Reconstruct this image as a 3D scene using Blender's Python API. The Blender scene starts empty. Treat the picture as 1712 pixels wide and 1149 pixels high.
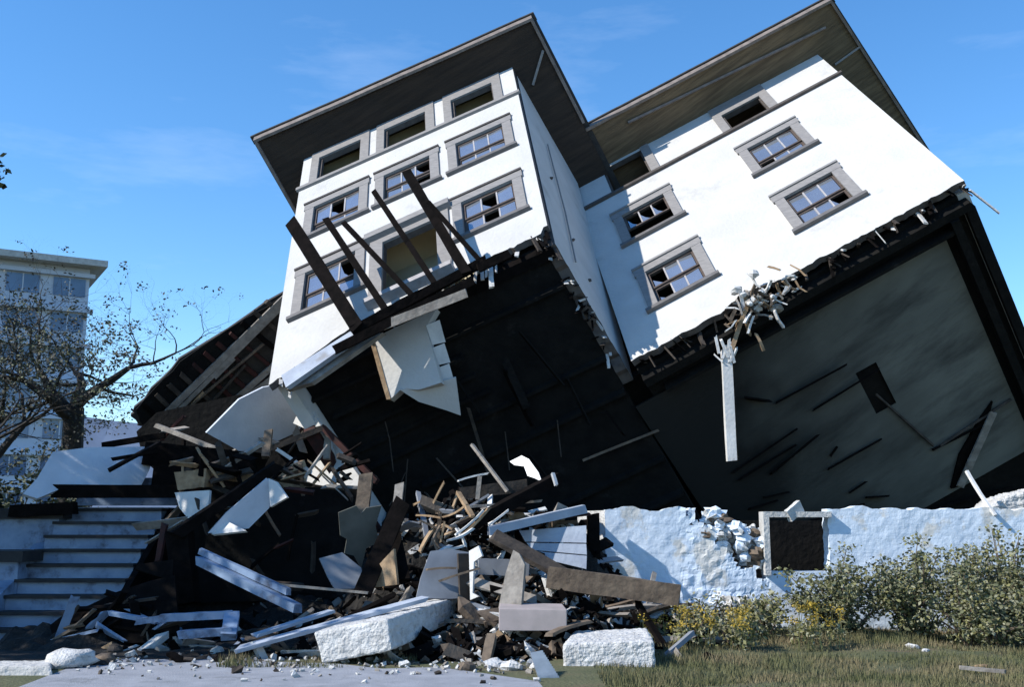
import bpy, math, random
import numpy as np
from mathutils import Vector, Matrix, noise

random.seed(7)
SC = bpy.context.scene
COL = SC.collection
# ------------------------------------------------------------------ camera
F_PX, PITCH, CAM_H = 1800.0, math.radians(9.6326), 1.7
cam_d = bpy.data.cameras.new('camera'); cam = bpy.data.objects.new('camera', cam_d); COL.objects.link(cam)
cam_d.sensor_width = 36.0; cam_d.lens = 36.0 * F_PX / 1712.0
cam_d.clip_start = 0.1; cam_d.clip_end = 5000
cam.location = (0, 0, CAM_H); cam.rotation_euler = (math.pi / 2 + PITCH, 0, 0)
SC.camera = cam
# ------------------------------------------------------------------ sun and sky
TO_SUN = Vector((-0.83, -0.28, 0.70)).normalized()
SUN_EL = math.asin(TO_SUN.z); SUN_AZ = math.atan2(TO_SUN.x, TO_SUN.y)
sd = bpy.data.lights.new('sun', 'SUN'); sd.energy = 4.6; sd.angle = math.radians(0.5); sd.color = (1.0, 0.96, 0.89)
so = bpy.data.objects.new('sun', sd); COL.objects.link(so)
so.rotation_euler = TO_SUN.to_track_quat('Z', 'Y').to_euler(); so.location = (-20, -10, 25)
world = bpy.data.worlds.new('World'); SC.world = world; world.use_nodes = True
wn = world.node_tree.nodes; wl = world.node_tree.links; wn.clear()
w_out = wn.new('ShaderNodeOutputWorld'); w_bg = wn.new('ShaderNodeBackground')
sky = wn.new('ShaderNodeTexSky'); sky.sky_type = 'NISHITA'; sky.sun_disc = False
sky.sun_elevation = SUN_EL; sky.sun_rotation = SUN_AZ; sky.air_density = 1.0; sky.dust_density = 0.0; sky.ozone_density = 4.0
w_tc = wn.new('ShaderNodeTexCoord'); w_map = wn.new('ShaderNodeMapping'); w_map.inputs['Scale'].default_value = (1.6, 1.6, 7.0)
w_nz = wn.new('ShaderNodeTexNoise'); w_nz.inputs['Scale'].default_value = 2.3; w_nz.inputs['Detail'].default_value = 6; w_nz.inputs['Roughness'].default_value = 0.6
w_rp = wn.new('ShaderNodeMapRange'); w_rp.inputs[1].default_value = 0.55; w_rp.inputs[2].default_value = 0.85; w_rp.inputs[3].default_value = 0.0; w_rp.inputs[4].default_value = 0.15
w_mix = wn.new('ShaderNodeMix'); w_mix.data_type = 'RGBA'; w_mix.inputs[7].default_value = (6.5, 7.2, 8.2, 1)
wl.new(w_tc.outputs['Generated'], w_map.inputs[0]); wl.new(w_map.outputs[0], w_nz.inputs['Vector']); wl.new(w_nz.outputs[0], w_rp.inputs[0])
wl.new(w_rp.outputs[0], w_mix.inputs[0]); w_hs = wn.new('ShaderNodeHueSaturation'); w_hs.inputs['Saturation'].default_value = 1.21; w_hs.inputs['Value'].default_value = 1.1; wl.new(sky.outputs[0], w_hs.inputs['Color']); wl.new(w_hs.outputs[0], w_mix.inputs[6]); wl.new(w_mix.outputs[2], w_bg.inputs[0])
w_bg.inputs[1].default_value = 0.15
wl.new(w_bg.outputs[0], w_out.inputs[0])
SC.view_settings.view_transform = 'Standard'; SC.view_settings.look = 'None'
SC.view_settings.exposure = 0.5; SC.view_settings.gamma = 1.0

# ------------------------------------------------------------------ geometry helpers
SP, CP = math.sin(PITCH), math.cos(PITCH)
def ray(px, py):
    xd = (px - 856.0) / F_PX; yd = (py - 574.5) / F_PX
    return Vector((xd, CP + yd * SP, -yd * CP + SP))
def P(px, py, Y):                       # real point at distance Y seen at a spot of the photo
    r = ray(px, py); return Vector((0, 0, CAM_H)) + r * (Y / r.y)
def G(px, py, z=0.0):                   # point of the ground
    r = ray(px, py); return Vector((0, 0, CAM_H)) + r * ((z - CAM_H) / r.z)
def on_plane(px, py, p0, n):
    r = ray(px, py); o = Vector((0, 0, CAM_H)); n = Vector(n)
    return o + r * ((p0 - o).dot(n) / r.dot(n))

class MB:
    def __init__(s): s.v = []; s.f = []; s.mi = []; s.m = 0
    def poly(s, pts):
        b = len(s.v); s.v += [Vector(p) for p in pts]; s.f.append(tuple(range(b, b + len(pts)))); s.mi.append(s.m)
    def hexa(s, c):                     # 8 corners: 4 of one face then 4 of the opposite one, same order
        b = len(s.v); s.v += [Vector(p) for p in c]
        for q in ((0, 1, 2, 3), (7, 6, 5, 4), (0, 4, 5, 1), (1, 5, 6, 2), (2, 6, 7, 3), (3, 7, 4, 0)):
            s.f.append(tuple(b + i for i in q)); s.mi.append(s.m)
    def box(s, fn, u0, u1, v0, v1, w0, w1):
        s.hexa([fn(u0, v0, w0), fn(u1, v0, w0), fn(u1, v1, w0), fn(u0, v1, w0), fn(u0, v0, w1), fn(u1, v0, w1), fn(u1, v1, w1), fn(u0, v1, w1)])
    def beam(s, a, b, w, h, up=None, roll=0.0, taper=1.0):
        a = Vector(a); b = Vector(b); d = (b - a).normalized()
        up = Vector(up) if up is not None else (Vector((0, 0, 1)) if abs(d.z) < .9 else Vector((0, 1, 0)))
        x = d.cross(up).normalized(); y = x.cross(d).normalized()
        if roll: q = Matrix.Rotation(roll, 3, d); x = q @ x; y = q @ y
        c = []
        for p, k in ((a, 1), (b, taper)):
            for i, j in ((-1, -1), (1, -1), (1, 1), (-1, 1)): c.append(p + x * (i * w * k / 2) + y * (j * h * k / 2))
        s.hexa(c)
    def plank(s, a, b, w, h, up=None, roll=0.0, seg=6, bend=0.0, jag=0.25):   # a board with bowed length and splintered ends
        a = Vector(a); b = Vector(b); L = (b - a).length; d = (b - a).normalized()
        up = Vector(up) if up is not None else (Vector((0, 0, 1)) if abs(d.z) < .9 else Vector((0, 1, 0)))
        x = d.cross(up).normalized(); y = x.cross(d).normalized()
        if roll: q = Matrix.Rotation(roll, 3, d); x = q @ x; y = q @ y
        rings = []; base = len(s.v)
        for i in range(seg + 1):
            t = i / seg; c = a + (b - a) * t + y * (bend * L * 4 * t * (1 - t))
            ring = []
            for k, (p, r) in enumerate(((-1, -1), (1, -1), (1, 1), (-1, 1))):
                e = 0
                if i in (0, seg): e = (random.random() - .3) * jag * w * (1 if i else -1) * 1.5
                j = 1 + random.uniform(-.05, .05)
                ring.append(len(s.v)); s.v.append(c + x * (p * w / 2 * j) + y * (r * h / 2 * j) + d * e)
            rings.append(ring)
        for i in range(seg):
            for k in range(4):
                s.f.append((rings[i][k], rings[i][(k + 1) % 4], rings[i + 1][(k + 1) % 4], rings[i + 1][k])); s.mi.append(s.m)
        s.f.append(tuple(rings[0][::-1])); s.mi.append(s.m); s.f.append(tuple(rings[-1])); s.mi.append(s.m)
    def slab(s, pts, off):              # planar outline with real thickness
        n = len(pts); b = len(s.v); off = Vector(off); s.v += [Vector(p) for p in pts] + [Vector(p) + off for p in pts]
        s.f.append(tuple(b + i for i in range(n))); s.f.append(tuple(b + n + i for i in range(n))[::-1]); s.mi += [s.m] * 2
        for i in range(n): s.f.append((b + i, b + n + i, b + n + (i + 1) % n, b + (i + 1) % n)); s.mi.append(s.m)
    def tube(s, pts, rad, n=6):
        rings = []
        for i, p in enumerate(pts):
            p = Vector(p); d = (Vector(pts[min(i + 1, len(pts) - 1)]) - Vector(pts[max(i - 1, 0)])).normalized()
            up = Vector((0, 0, 1)) if abs(d.z) < .9 else Vector((1, 0, 0)); x = d.cross(up).normalized(); y = d.cross(x)
            r = rad[i] if isinstance(rad, (list, tuple)) else rad; rg = []
            for k in range(n):
                a = 2 * math.pi * k / n; rg.append(len(s.v)); s.v.append(p + x * (r * math.cos(a)) + y * (r * math.sin(a)))
            rings.append(rg)
        for i in range(len(rings) - 1):
            for k in range(n): s.f.append((rings[i][k], rings[i][(k + 1) % n], rings[i + 1][(k + 1) % n], rings[i + 1][k])); s.mi.append(s.m)
        s.f.append(tuple(rings[0][::-1])); s.mi.append(s.m); s.f.append(tuple(rings[-1])); s.mi.append(s.m)
    def rock(s, c, r, sc=(1, 1, .7), rough=.35, n=7):
        c = Vector(c); sd_ = Vector((random.uniform(-50, 50), random.uniform(-50, 50), random.uniform(-50, 50))); b = len(s.v)
        rz = random.uniform(0, 6.3); rot = Matrix.Rotation(rz, 3, 'Z') @ Matrix.Rotation(random.uniform(-.5, .5), 3, 'X')
        m = n + 2
        for i in range(n + 1):
            th = math.pi * i / n
            for j in range(m):
                ph = 2 * math.pi * j / m; d = Vector((math.sin(th) * math.cos(ph), math.sin(th) * math.sin(ph), math.cos(th)))
                k = 1 + rough * noise.noise(d * 1.7 + sd_) + rough * .4 * noise.noise(d * 4 + sd_)
                q = Vector((d.x * sc[0], d.y * sc[1], d.z * sc[2])); s.v.append(c + rot @ q * (r * k))
        for i in range(n):
            for j in range(m): s.f.append((b + i * m + j, b + i * m + (j + 1) % m, b + (i + 1) * m + (j + 1) % m, b + (i + 1) * m + j)); s.mi.append(s.m)
    def shard(s, c, size):
        c = Vector(c); R = Matrix.Rotation(random.uniform(0, 6.28), 3, 'Z') @ Matrix.Rotation(random.uniform(-1.2, 1.2), 3, 'X') @ Matrix.Rotation(random.uniform(-1.2, 1.2), 3, 'Y')
        a, b_, d = size
        cs = [c + R @ Vector((x * a / 2 * random.uniform(.6, 1.2), y * b_ / 2 * random.uniform(.6, 1.2), zz * d / 2)) for zz in (-1, 1) for x, y in ((-1, -1), (1, -1), (1, 1), (-1, 1))]
        s.hexa(cs)

def wpos(o):
    p = Vector(o.location)
    while o.parent: o = o.parent; p += Vector(o.location)
    return p
def obj(name, mb, mats, parent=None, smooth=False, origin=None):
    if parent is not None: org = wpos(parent)
    elif origin is not None: org = Vector(origin)
    else:
        a = np.array([tuple(v) for v in mb.v]); org = Vector(((a[:, 0].min() + a[:, 0].max()) / 2, (a[:, 1].min() + a[:, 1].max()) / 2, a[:, 2].min()))
    me = bpy.data.meshes.new(name); me.from_pydata([tuple(v - org) for v in mb.v], [], mb.f)
    if not isinstance(mats, (list, tuple)): mats = [mats]
    for m in mats: me.materials.append(m)
    if len(mats) > 1: me.polygons.foreach_set('material_index', mb.mi)
    if smooth: me.polygons.foreach_set('use_smooth', [True] * len(me.polygons))
    me.validate(); me.update()
    import bmesh
    bm = bmesh.new(); bm.from_mesh(me); bmesh.ops.recalc_face_normals(bm, faces=bm.faces); bm.to_mesh(me); bm.free()
    o = bpy.data.objects.new(name, me); COL.objects.link(o)
    if parent is not None: o.parent = parent
    else: o.location = org
    return o
def tag(o, label, cat, group=None, kind=None):
    if label: o['label'] = label
    if cat: o['category'] = cat
    if group: o['group'] = group
    if kind: o['kind'] = kind
    return o
def thing(name, label, cat, loc, group=None):
    o = bpy.data.objects.new(name, None); COL.objects.link(o); o.location = loc; o.empty_display_size = .3
    return tag(o, label, cat, group)

# ------------------------------------------------------------------ materials
def mat(name, c1, c2=None, rough=.8, scale=4.0, detail=6, lo=.35, hi=.65, bump=.0, bscale=None, stretch=(1, 1, 1), spec=.3, c3=None, s3=1.0, metallic=0.0, lo3=.55, hi3=.7, brough=.6):
    m = bpy.data.materials.new(name); m.use_nodes = True; nt = m.node_tree; N = nt.nodes; L = nt.links; b = N['Principled BSDF']
    b.inputs['Roughness'].default_value = rough; b.inputs['Specular IOR Level'].default_value = spec; b.inputs['Metallic'].default_value = metallic
    tc = N.new('ShaderNodeTexCoord'); mp = N.new('ShaderNodeMapping'); mp.inputs['Scale'].default_value = stretch
    L.new(tc.outputs['Object'], mp.inputs[0])
    nz = N.new('ShaderNodeTexNoise'); nz.inputs['Scale'].default_value = scale; nz.inputs['Detail'].default_value = detail; nz.inputs['Roughness'].default_value = brough
    L.new(mp.outputs[0], nz.inputs['Vector'])
    c2 = c2 or c1
    rp = N.new('ShaderNodeMapRange'); rp.inputs[1].default_value = lo; rp.inputs[2].default_value = hi; L.new(nz.outputs[0], rp.inputs[0])
    mx = N.new('ShaderNodeMix'); mx.data_type = 'RGBA'; mx.inputs[6].default_value = (*c1, 1); mx.inputs[7].default_value = (*c2, 1)
    L.new(rp.outputs[0], mx.inputs[0]); out = mx.outputs[2]
    if c3:
        n3 = N.new('ShaderNodeTexNoise'); n3.inputs['Scale'].default_value = s3; n3.inputs['Detail'].default_value = 8; n3.inputs['Roughness'].default_value = .65; L.new(mp.outputs[0], n3.inputs['Vector'])
        r3 = N.new('ShaderNodeMapRange'); r3.inputs[1].default_value = lo3; r3.inputs[2].default_value = hi3; L.new(n3.outputs[0], r3.inputs[0])
        m3 = N.new('ShaderNodeMix'); m3.data_type = 'RGBA'; m3.inputs[7].default_value = (*c3, 1); L.new(out, m3.inputs[6]); L.new(r3.outputs[0], m3.inputs[0]); out = m3.outputs[2]
    L.new(out, b.inputs['Base Color'])
    if bump:
        nb = N.new('ShaderNodeTexNoise'); nb.inputs['Scale'].default_value = bscale or scale * 3; nb.inputs['Detail'].default_value = 5; L.new(mp.outputs[0], nb.inputs['Vector'])
        bp = N.new('ShaderNodeBump'); bp.inputs['Strength'].default_value = bump; bp.inputs['Distance'].default_value = .05; L.new(nb.outputs[0], bp.inputs['Height']); L.new(bp.outputs[0], b.inputs['Normal'])
    return m
M = {}
M['stucco'] = mat('white_stucco', (.53, .515, .49), (.47, .455, .43), scale=1.2, bump=.25, bscale=14, rough=.9, c3=(.31, .29, .26), s3=.8, lo3=.58, hi3=.82)
M['trim'] = mat('taupe_trim_paint', (.26, .242, .228), (.20, .187, .178), scale=6, rough=.6, stretch=(1, 1, 4))
M['sill'] = mat('grey_sill_paint', (.15, .14, .135), (.11, .10, .095), scale=6, rough=.6)
M['dark_trim'] = mat('dark_trim_paint', (.10, .085, .075), (.06, .05, .045), scale=6, rough=.6)
M['sash'] = mat('brown_sash_paint', (.10, .075, .06), (.06, .045, .04), scale=9, rough=.55)
M['muntin'] = mat('pale_muntin_paint', (.38, .36, .36), (.30, .28, .27), scale=9, rough=.6)
M['glass'] = mat('window_glass', (.50, .53, .58), (.42, .45, .5), scale=1.5, rough=.06, metallic=.75, spec=.8, bump=.04, bscale=1.2)
M['soffit'] = mat('brown_soffit_boards', (.040, .026, .017), (.020, .013, .009), scale=2, rough=.7, stretch=(1, 1, 6), bump=.2, bscale=8)
M['soffit_pale'] = mat('weathered_soffit_boards', (.17, .125, .075), (.09, .065, .04), scale=2.2, rough=.75, stretch=(1, 1, 5), bump=.2, bscale=8)
M['fascia'] = mat('faded_fascia_paint', (.23, .19, .165), (.14, .115, .10), scale=5, rough=.65)
M['roofing'] = mat('dark_roofing', (.03, .028, .027), (.05, .045, .04), scale=8, rough=.9)
M['near_black'] = mat('near_black_underside', (.012, .011, .010), (.006, .006, .006), scale=3, rough=.9, spec=.1, c3=(.035, .032, .03), s3=1.3, lo3=.6, hi3=.78, bump=.5, bscale=9)  # dark boards, with deep shade put into the near-black colour
M['wood_black'] = mat('near_black_timber', (.009, .007, .0065), (.004, .0036, .0034), scale=5, rough=.95, spec=.04, bump=.3, bscale=12)
M['wood_dark'] = mat('dark_weathered_timber', (.065, .05, .038), (.028, .022, .018), scale=5, rough=.8, bump=.3, bscale=14)
M['wood_brown'] = mat('brown_timber', (.16, .12, .085), (.075, .055, .04), scale=5, rough=.8, bump=.3, bscale=14)
M['wood_grey'] = mat('grey_weathered_timber', (.30, .27, .235), (.17, .15, .13), scale=5, rough=.8, bump=.3, bscale=14)
M['wood_tan'] = mat('fresh_broken_wood', (.36, .25, .15), (.20, .13, .075), scale=6, rough=.8, bump=.3, bscale=14)
M['wood_red'] = mat('reddish_timber', (.06, .016, .012), (.02, .009, .008), scale=5, rough=.8)
M['paint_white'] = mat('peeling_white_paint', (.62, .61, .59), (.50, .49, .47), scale=3, rough=.7, c3=(.33, .29, .25), s3=2.4, lo3=.6, hi3=.68, bump=.2, bscale=14)
M['paint_blue'] = mat('pale_blue_paint', (.36, .40, .46), (.27, .30, .36), scale=3, rough=.7, c3=(.22, .22, .23), s3=2.0, lo3=.6, hi3=.7, bump=.2, bscale=14)
M['shade_blue_white'] = mat('shade_tinted_white_paint', (.22, .29, .40), (.14, .20, .30), scale=3, rough=.6, c3=(.06, .07, .10), s3=3.2, lo3=.52, hi3=.68)  # white paint with the blue of the shade mixed into its colour
M['coping'] = mat('dark_coping', (.018, .018, .02), (.03, .03, .03), scale=6, rough=.8)
M['roof_sheet'] = mat('grey_blue_roof_sheet', (.52, .55, .60), (.42, .45, .50), scale=1.6, rough=.75, c3=(.27, .27, .28), s3=1.4, lo3=.6, hi3=.75, bump=.15, bscale=20)
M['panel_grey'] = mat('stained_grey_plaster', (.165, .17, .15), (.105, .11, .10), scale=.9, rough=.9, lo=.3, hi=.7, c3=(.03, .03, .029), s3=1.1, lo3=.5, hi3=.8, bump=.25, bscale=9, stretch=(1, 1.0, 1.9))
def orient(m, o, u, v, w, ku, kv, kw):      # texture runs along the boards of a tilted surface
    nt = m.node_tree; N = nt.nodes; L = nt.links; mp = [n for n in N if n.type == 'MAPPING'][0]; tc = [n for n in N if n.type == 'TEX_COORD'][0]
    cb = N.new('ShaderNodeCombineXYZ')
    for i, (a, k) in enumerate(((u, ku), (v, kv), (w, kw))):
        d = N.new('ShaderNodeVectorMath'); d.operation = 'DOT_PRODUCT'; d.inputs[1].default_value = tuple(Vector(a).normalized() * k); L.new(tc.outputs['Object'], d.inputs[0]); L.new(d.outputs['Value'], cb.inputs[i])
    mp.inputs['Scale'].default_value = (1, 1, 1); L.new(cb.outputs[0], mp.inputs[0])
def shade_fade(m, axis, a, b, col):  # paints shade into a material: colour fades to near black along axis
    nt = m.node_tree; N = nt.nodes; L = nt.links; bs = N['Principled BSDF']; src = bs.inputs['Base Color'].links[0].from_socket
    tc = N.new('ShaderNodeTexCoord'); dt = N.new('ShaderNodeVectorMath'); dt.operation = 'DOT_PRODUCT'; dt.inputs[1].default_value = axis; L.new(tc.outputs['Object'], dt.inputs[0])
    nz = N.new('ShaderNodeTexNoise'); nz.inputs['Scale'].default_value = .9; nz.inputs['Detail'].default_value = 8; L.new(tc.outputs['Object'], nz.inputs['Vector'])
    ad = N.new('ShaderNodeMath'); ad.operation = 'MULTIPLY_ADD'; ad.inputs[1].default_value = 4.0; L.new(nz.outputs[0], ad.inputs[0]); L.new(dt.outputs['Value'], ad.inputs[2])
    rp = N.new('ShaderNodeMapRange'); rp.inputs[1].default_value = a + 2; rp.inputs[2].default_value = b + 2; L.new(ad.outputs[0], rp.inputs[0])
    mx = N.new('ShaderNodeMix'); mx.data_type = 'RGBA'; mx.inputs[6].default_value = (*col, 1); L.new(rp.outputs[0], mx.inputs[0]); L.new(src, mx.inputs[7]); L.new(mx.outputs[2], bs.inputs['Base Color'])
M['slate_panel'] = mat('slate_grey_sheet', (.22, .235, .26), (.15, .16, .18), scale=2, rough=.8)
M['green_panel'] = mat('dull_green_grey_sheet', (.10, .10, .085), (.06, .06, .05), scale=2, rough=.8)
M['pink_panel'] = mat('pinkish_grey_board', (.34, .29, .28), (.26, .23, .22), scale=3, rough=.8)
M['foundation'] = mat('peeling_blue_foundation', (.66, .73, .81), (.58, .66, .75), scale=1.4, rough=.85, c3=(.58, .57, .54), s3=1.3, lo3=.54, hi3=.60, bump=.35, bscale=9)
def courses(m, row, width, depth):
    nt = m.node_tree; N = nt.nodes; L = nt.links; bs = N['Principled BSDF']; src = bs.inputs['Base Color'].links[0].from_socket
    tc = N.new('ShaderNodeTexCoord'); mp = N.new('ShaderNodeMapping'); mp.inputs['Rotation'].default_value = (math.pi / 2, 0, 0); L.new(tc.outputs['Object'], mp.inputs[0])
    nz = N.new('ShaderNodeTexNoise'); nz.inputs['Scale'].default_value = 3; L.new(mp.outputs[0], nz.inputs['Vector'])
    wa = N.new('ShaderNodeMix'); wa.data_type = 'RGBA'; wa.blend_type = 'ADD'; wa.inputs[0].default_value = .07; L.new(mp.outputs[0], wa.inputs[6]); L.new(nz.outputs[1], wa.inputs[7])
    br = N.new('ShaderNodeTexBrick'); br.inputs['Scale'].default_value = 1; br.inputs['Row Height'].default_value = row; br.inputs['Brick Width'].default_value = width; br.inputs['Mortar Size'].default_value = .012; br.inputs['Mortar Smooth'].default_value = .6
    br.inputs['Color1'].default_value = (1, 1, 1, 1); br.inputs['Color2'].default_value = (.9, .92, .94, 1); br.inputs['Mortar'].default_value = (.72, .74, .76, 1); L.new(wa.outputs[2], br.inputs['Vector'])
    mx = N.new('ShaderNodeMix'); mx.data_type = 'RGBA'; mx.blend_type = 'MULTIPLY'; mx.inputs[0].default_value = .12; L.new(src, mx.inputs[6]); L.new(br.outputs['Color'], mx.inputs[7]); L.new(mx.outputs[2], bs.inputs['Base Color'])
    old = bs.inputs['Normal'].links[0].from_node; bp = N.new('ShaderNodeBump'); bp.invert = True; bp.inputs['Strength'].default_value = .08; bp.inputs['Distance'].default_value = depth; L.new(br.outputs['Fac'], bp.inputs['Height']); L.new(old.outputs[0], bp.inputs['Normal']); L.new(bp.outputs[0], bs.inputs['Normal'])
courses(M['foundation'], .24, .52, .02)
M['concrete'] = mat('rough_concrete', (.52, .51, .49), (.38, .37, .35), scale=3, rough=.9, c3=(.24, .23, .215), s3=4, lo3=.6, hi3=.75, bump=.5, bscale=18)
M['concrete_pale'] = mat('whitewashed_concrete', (.58, .57, .55), (.42, .41, .395), scale=5, rough=.9, c3=(.25, .24, .22), s3=6, lo3=.56, hi3=.72, bump=.6, bscale=30)
M['metal_sheet'] = mat('corrugated_zinc', (.48, .49, .50), (.36, .37, .38), scale=4, rough=.45, metallic=.2)
M['beige_room'] = mat('beige_room_wall', (.48, .41, .27), (.40, .34, .22), scale=1.5, rough=.8)
M['olive_room'] = mat('olive_room_wall', (.22, .195, .12), (.17, .15, .09), scale=1.5, rough=.8)
M['dark_room'] = mat('unlit_room_lining', (.02, .018, .016), (.012, .011, .01), scale=2, rough=.9)  # near-black colour stands in for the darkness of unlit rooms
M['rubble'] = mat('dark_rubble', (.022, .020, .018), (.009, .008, .0075), scale=5, rough=.95, c3=(.06, .052, .042), s3=7, lo3=.6, hi3=.72, bump=.8, bscale=16)
M['ground'] = mat('lawn_soil', (.105, .105, .055), (.072, .08, .038), scale=2.0, rough=.95, c3=(.13, .10, .06), s3=.7, lo3=.52, hi3=.66, bump=.6, bscale=20)
M['asphalt'] = mat('worn_pale_asphalt', (.29, .30, .33), (.22, .23, .255), scale=3, rough=.85, c3=(.13, .135, .14), s3=1.4, lo3=.58, hi3=.72, bump=.3, bscale=60)
M['grass_a'] = mat('dull_grass', (.135, .13, .06), (.09, .098, .04), scale=1.5, rough=.8, c3=(.19, .15, .085), s3=.8, lo3=.45, hi3=.62)
M['leaf_a'] = mat('grey_green_leaves', (.125, .13, .065), (.08, .088, .045), scale=2, rough=.7)
M['leaf_b'] = mat('olive_leaves', (.19, .18, .07), (.125, .128, .05), scale=2, rough=.7)
M['leaf_c'] = mat('pale_sage_leaves', (.27, .26, .17), (.19, .19, .12), scale=2, rough=.7)
M['leaf_dark'] = mat('dark_evergreen_leaves', (.022, .03, .014), (.014, .02, .009), scale=2, rough=.7)
M['leaf_tree'] = mat('dusty_oak_leaves', (.10, .092, .07), (.06, .06, .045), scale=1, rough=.8)
M['flower'] = mat('goldenrod_flowers', (.36, .25, .03), (.22, .16, .03), scale=5, rough=.7)
M['bark'] = mat('dark_bark', (.035, .03, .026), (.018, .016, .014), scale=4, rough=.9, bump=.6, bscale=14)
M['block_wall'] = mat('pale_apartment_render', (.50, .55, .64), (.45, .50, .59), scale=.3, rough=.9)
M['block_glass'] = mat('apartment_glass', (.10, .16, .28), (.06, .10, .18), scale=.5, rough=.15, spec=.8)
M['hill'] = mat('haze_blue_hill', (.16, .20, .28), (.12, .155, .22), scale=.05, rough=1)  # blue haze of distance is put into the hill colour
M['soil'] = mat('bare_soil', (.10, .08, .05), (.06, .048, .03), scale=3, rough=.95, bump=.6, bscale=20)

# ------------------------------------------------------------------ the frames of the two halves of the tilted house (racked out of square by the collapse)
R3 = np.array([[0.8927195132639866, -0.10362969943137412, 0.4385347831512044], [-0.4185369167701467, -0.5512956053752596, 0.7217340263521356], [-0.1669692185351842, 0.8278490447477057, 0.5355251993810008]])
T3 = np.array([0.8101737665446203, -2.223792440662922, 19.958167833340188])
AT = np.array([[0.926692467051177, 0.036482933519290536, -0.09298533731574003], [0.17672208311441082, 0.9814372412062263, 0.023301116958341552], [0.12202812189411705, -0.03145650356301643, 0.9125925543508747]]); BT = np.array([-0.23973662378522587, 0.3853813781462489, 0.3487133831428084])
AW = np.array([[0.991789838087414, -0.00402802333932823, 0.07965444026812876], [0.22827327156481966, 1.041688636076836, -0.0878786117482282], [0.07968247347093513, 0.054164117429061194, 1.0442490413052519]]); BW = np.array([-0.12291993632649843, -0.717789387851485, -0.4160766629001211])
CAMW = np.array([[1, 0, 0], [0, SP, CP], [0, -CP, SP]])
def frame(A, B, wcol=None):
    K = CAMW @ R3 @ A; k0 = CAMW @ (R3 @ B + T3) + np.array([0, 0, CAM_H])
    if wcol is not None: K[:, 2] = wcol          # depth axis of the front block runs to the inner corner of the wing
    fn = lambda u, v, w: Vector(K @ np.array((u, v, w), float) + k0)
    inv = np.linalg.inv(K)
    def hit(px, py, axis, val):          # photo spot -> point on the house plane where coordinate axis == val
        r = inv @ np.array(ray(px, py)); o = inv @ (np.array((0, 0, CAM_H)) - k0)
        return o + r * ((val - o[axis]) / r[axis])
    return fn, hit
D = 3.158; H = 8.456; W1 = 6.02; W2 = 7.35
HW, hitW = frame(AW, BW)
HT0, _ = frame(AT, BT)
_e = [np.array(HW(0, v, D)) - np.array(HT0(0, v, 0)) for v in (0.0, H)]
HT, hitT = frame(AT, BT, (_e[0] + _e[1]) / 2 / D)

# ------------------------------------------------------------------ ground, road
def ground_z(x, y):
    r = max(0, min(1, (x - 1.0) / 2.0)) * max(0, min(1, (y - 10) / 3.0)) * max(0, min(1, (40 - y) / 10))
    return r * (.10 * noise.noise(Vector((x * .5, y * .5, 0))) + .05 * noise.noise(Vector((x * 1.7, y * 1.7, 3)))) - (0.0 if r else 0)
xs = sorted(set([-2500, -900, -300, -120, -60] + [i * .5 for i in range(-80, 81)] + [60, 120, 300, 900, 2500]))
ys = sorted(set([-2500, -600, -200, -60, -20] + [i * .5 for i in range(-20, 121)] + [80, 120, 300, 900, 2500, 4000]))
g = MB(); nx = len(xs)
for y in ys:
    for x in xs: g.v.append(Vector((x, y, ground_z(x, y))))
for j in range(len(ys) - 1):
    for i in range(nx - 1): g.f.append((j * nx + i, j * nx + i + 1, (j + 1) * nx + i + 1, (j + 1) * nx + i))
g.mi = [0] * len(g.f)
tag(obj('ground', g, M['ground'], origin=(0, 0, 0)), None, None, kind='structure')
rd = MB(); edge = [(150, 1104), (300, 1100), (420, 1106), (560, 1110), (640, 1119), (730, 1116), (820, 1128), (900, 1140)]
pts = [G(a, b, .006) for a, b in edge]; pts = [Vector((p.x, p.y, .006)) for p in pts]
rd.poly([Vector((-5.1, 9.5, .006))] + pts + [Vector((.45, 10.5, .006)), Vector((.6, 2, .006)), Vector((-5.5, 2, .006))])
tag(obj('road', rd, M['asphalt'], origin=(0, 0, 0)), None, None, kind='structure')

shade_patch = MB(); shade_patch.poly([G(x, y, .004) for x, y in ((-700, 1040), (-700, 1110), (60, 1106), (150, 1100), (300, 1096), (420, 1100), (520, 1090), (640, 1070), (640, 1000), (0, 1000))])  # dark ground sheet added to deepen the tree's shade here
shade_patch.v = [Vector((p.x, p.y, .004)) for p in shade_patch.v]
tag(obj('shaded_ground', shade_patch, M['rubble'], origin=(0, 0, 0)), None, None, kind='structure')
hl = MB(); hv = []
for i in range(60):
    a = math.radians(-75 + i * 2.1); R_ = 420; h_ = 42 + 12 * noise.noise(Vector((i * .21, 0, 0))) + 5 * noise.noise(Vector((i * .9, 3, 0)))
    hv.append((Vector((R_ * math.sin(a), R_ * math.cos(a), -1)), Vector((1.12 * R_ * math.sin(a), 1.12 * R_ * math.cos(a), h_)), Vector((1.4 * R_ * math.sin(a), 1.4 * R_ * math.cos(a), -1))))
for p, q in zip(hv, hv[1:]): hl.poly([p[0], q[0], q[1], p[1]]); hl.poly([p[1], q[1], q[2], p[2]])
tag(obj('hills', hl, M['hill'], origin=(0, 0, 0)), None, None, kind='structure')
# ------------------------------------------------------------------ THE HOUSE
house = thing('collapsed_house', 'white three storey house tipped backwards and sideways off its foundation', 'house', HT(-2, 0, 7))
def part(name, mb, m, parent=None, **k): return obj(name, mb, m, parent or house, **k)

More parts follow.
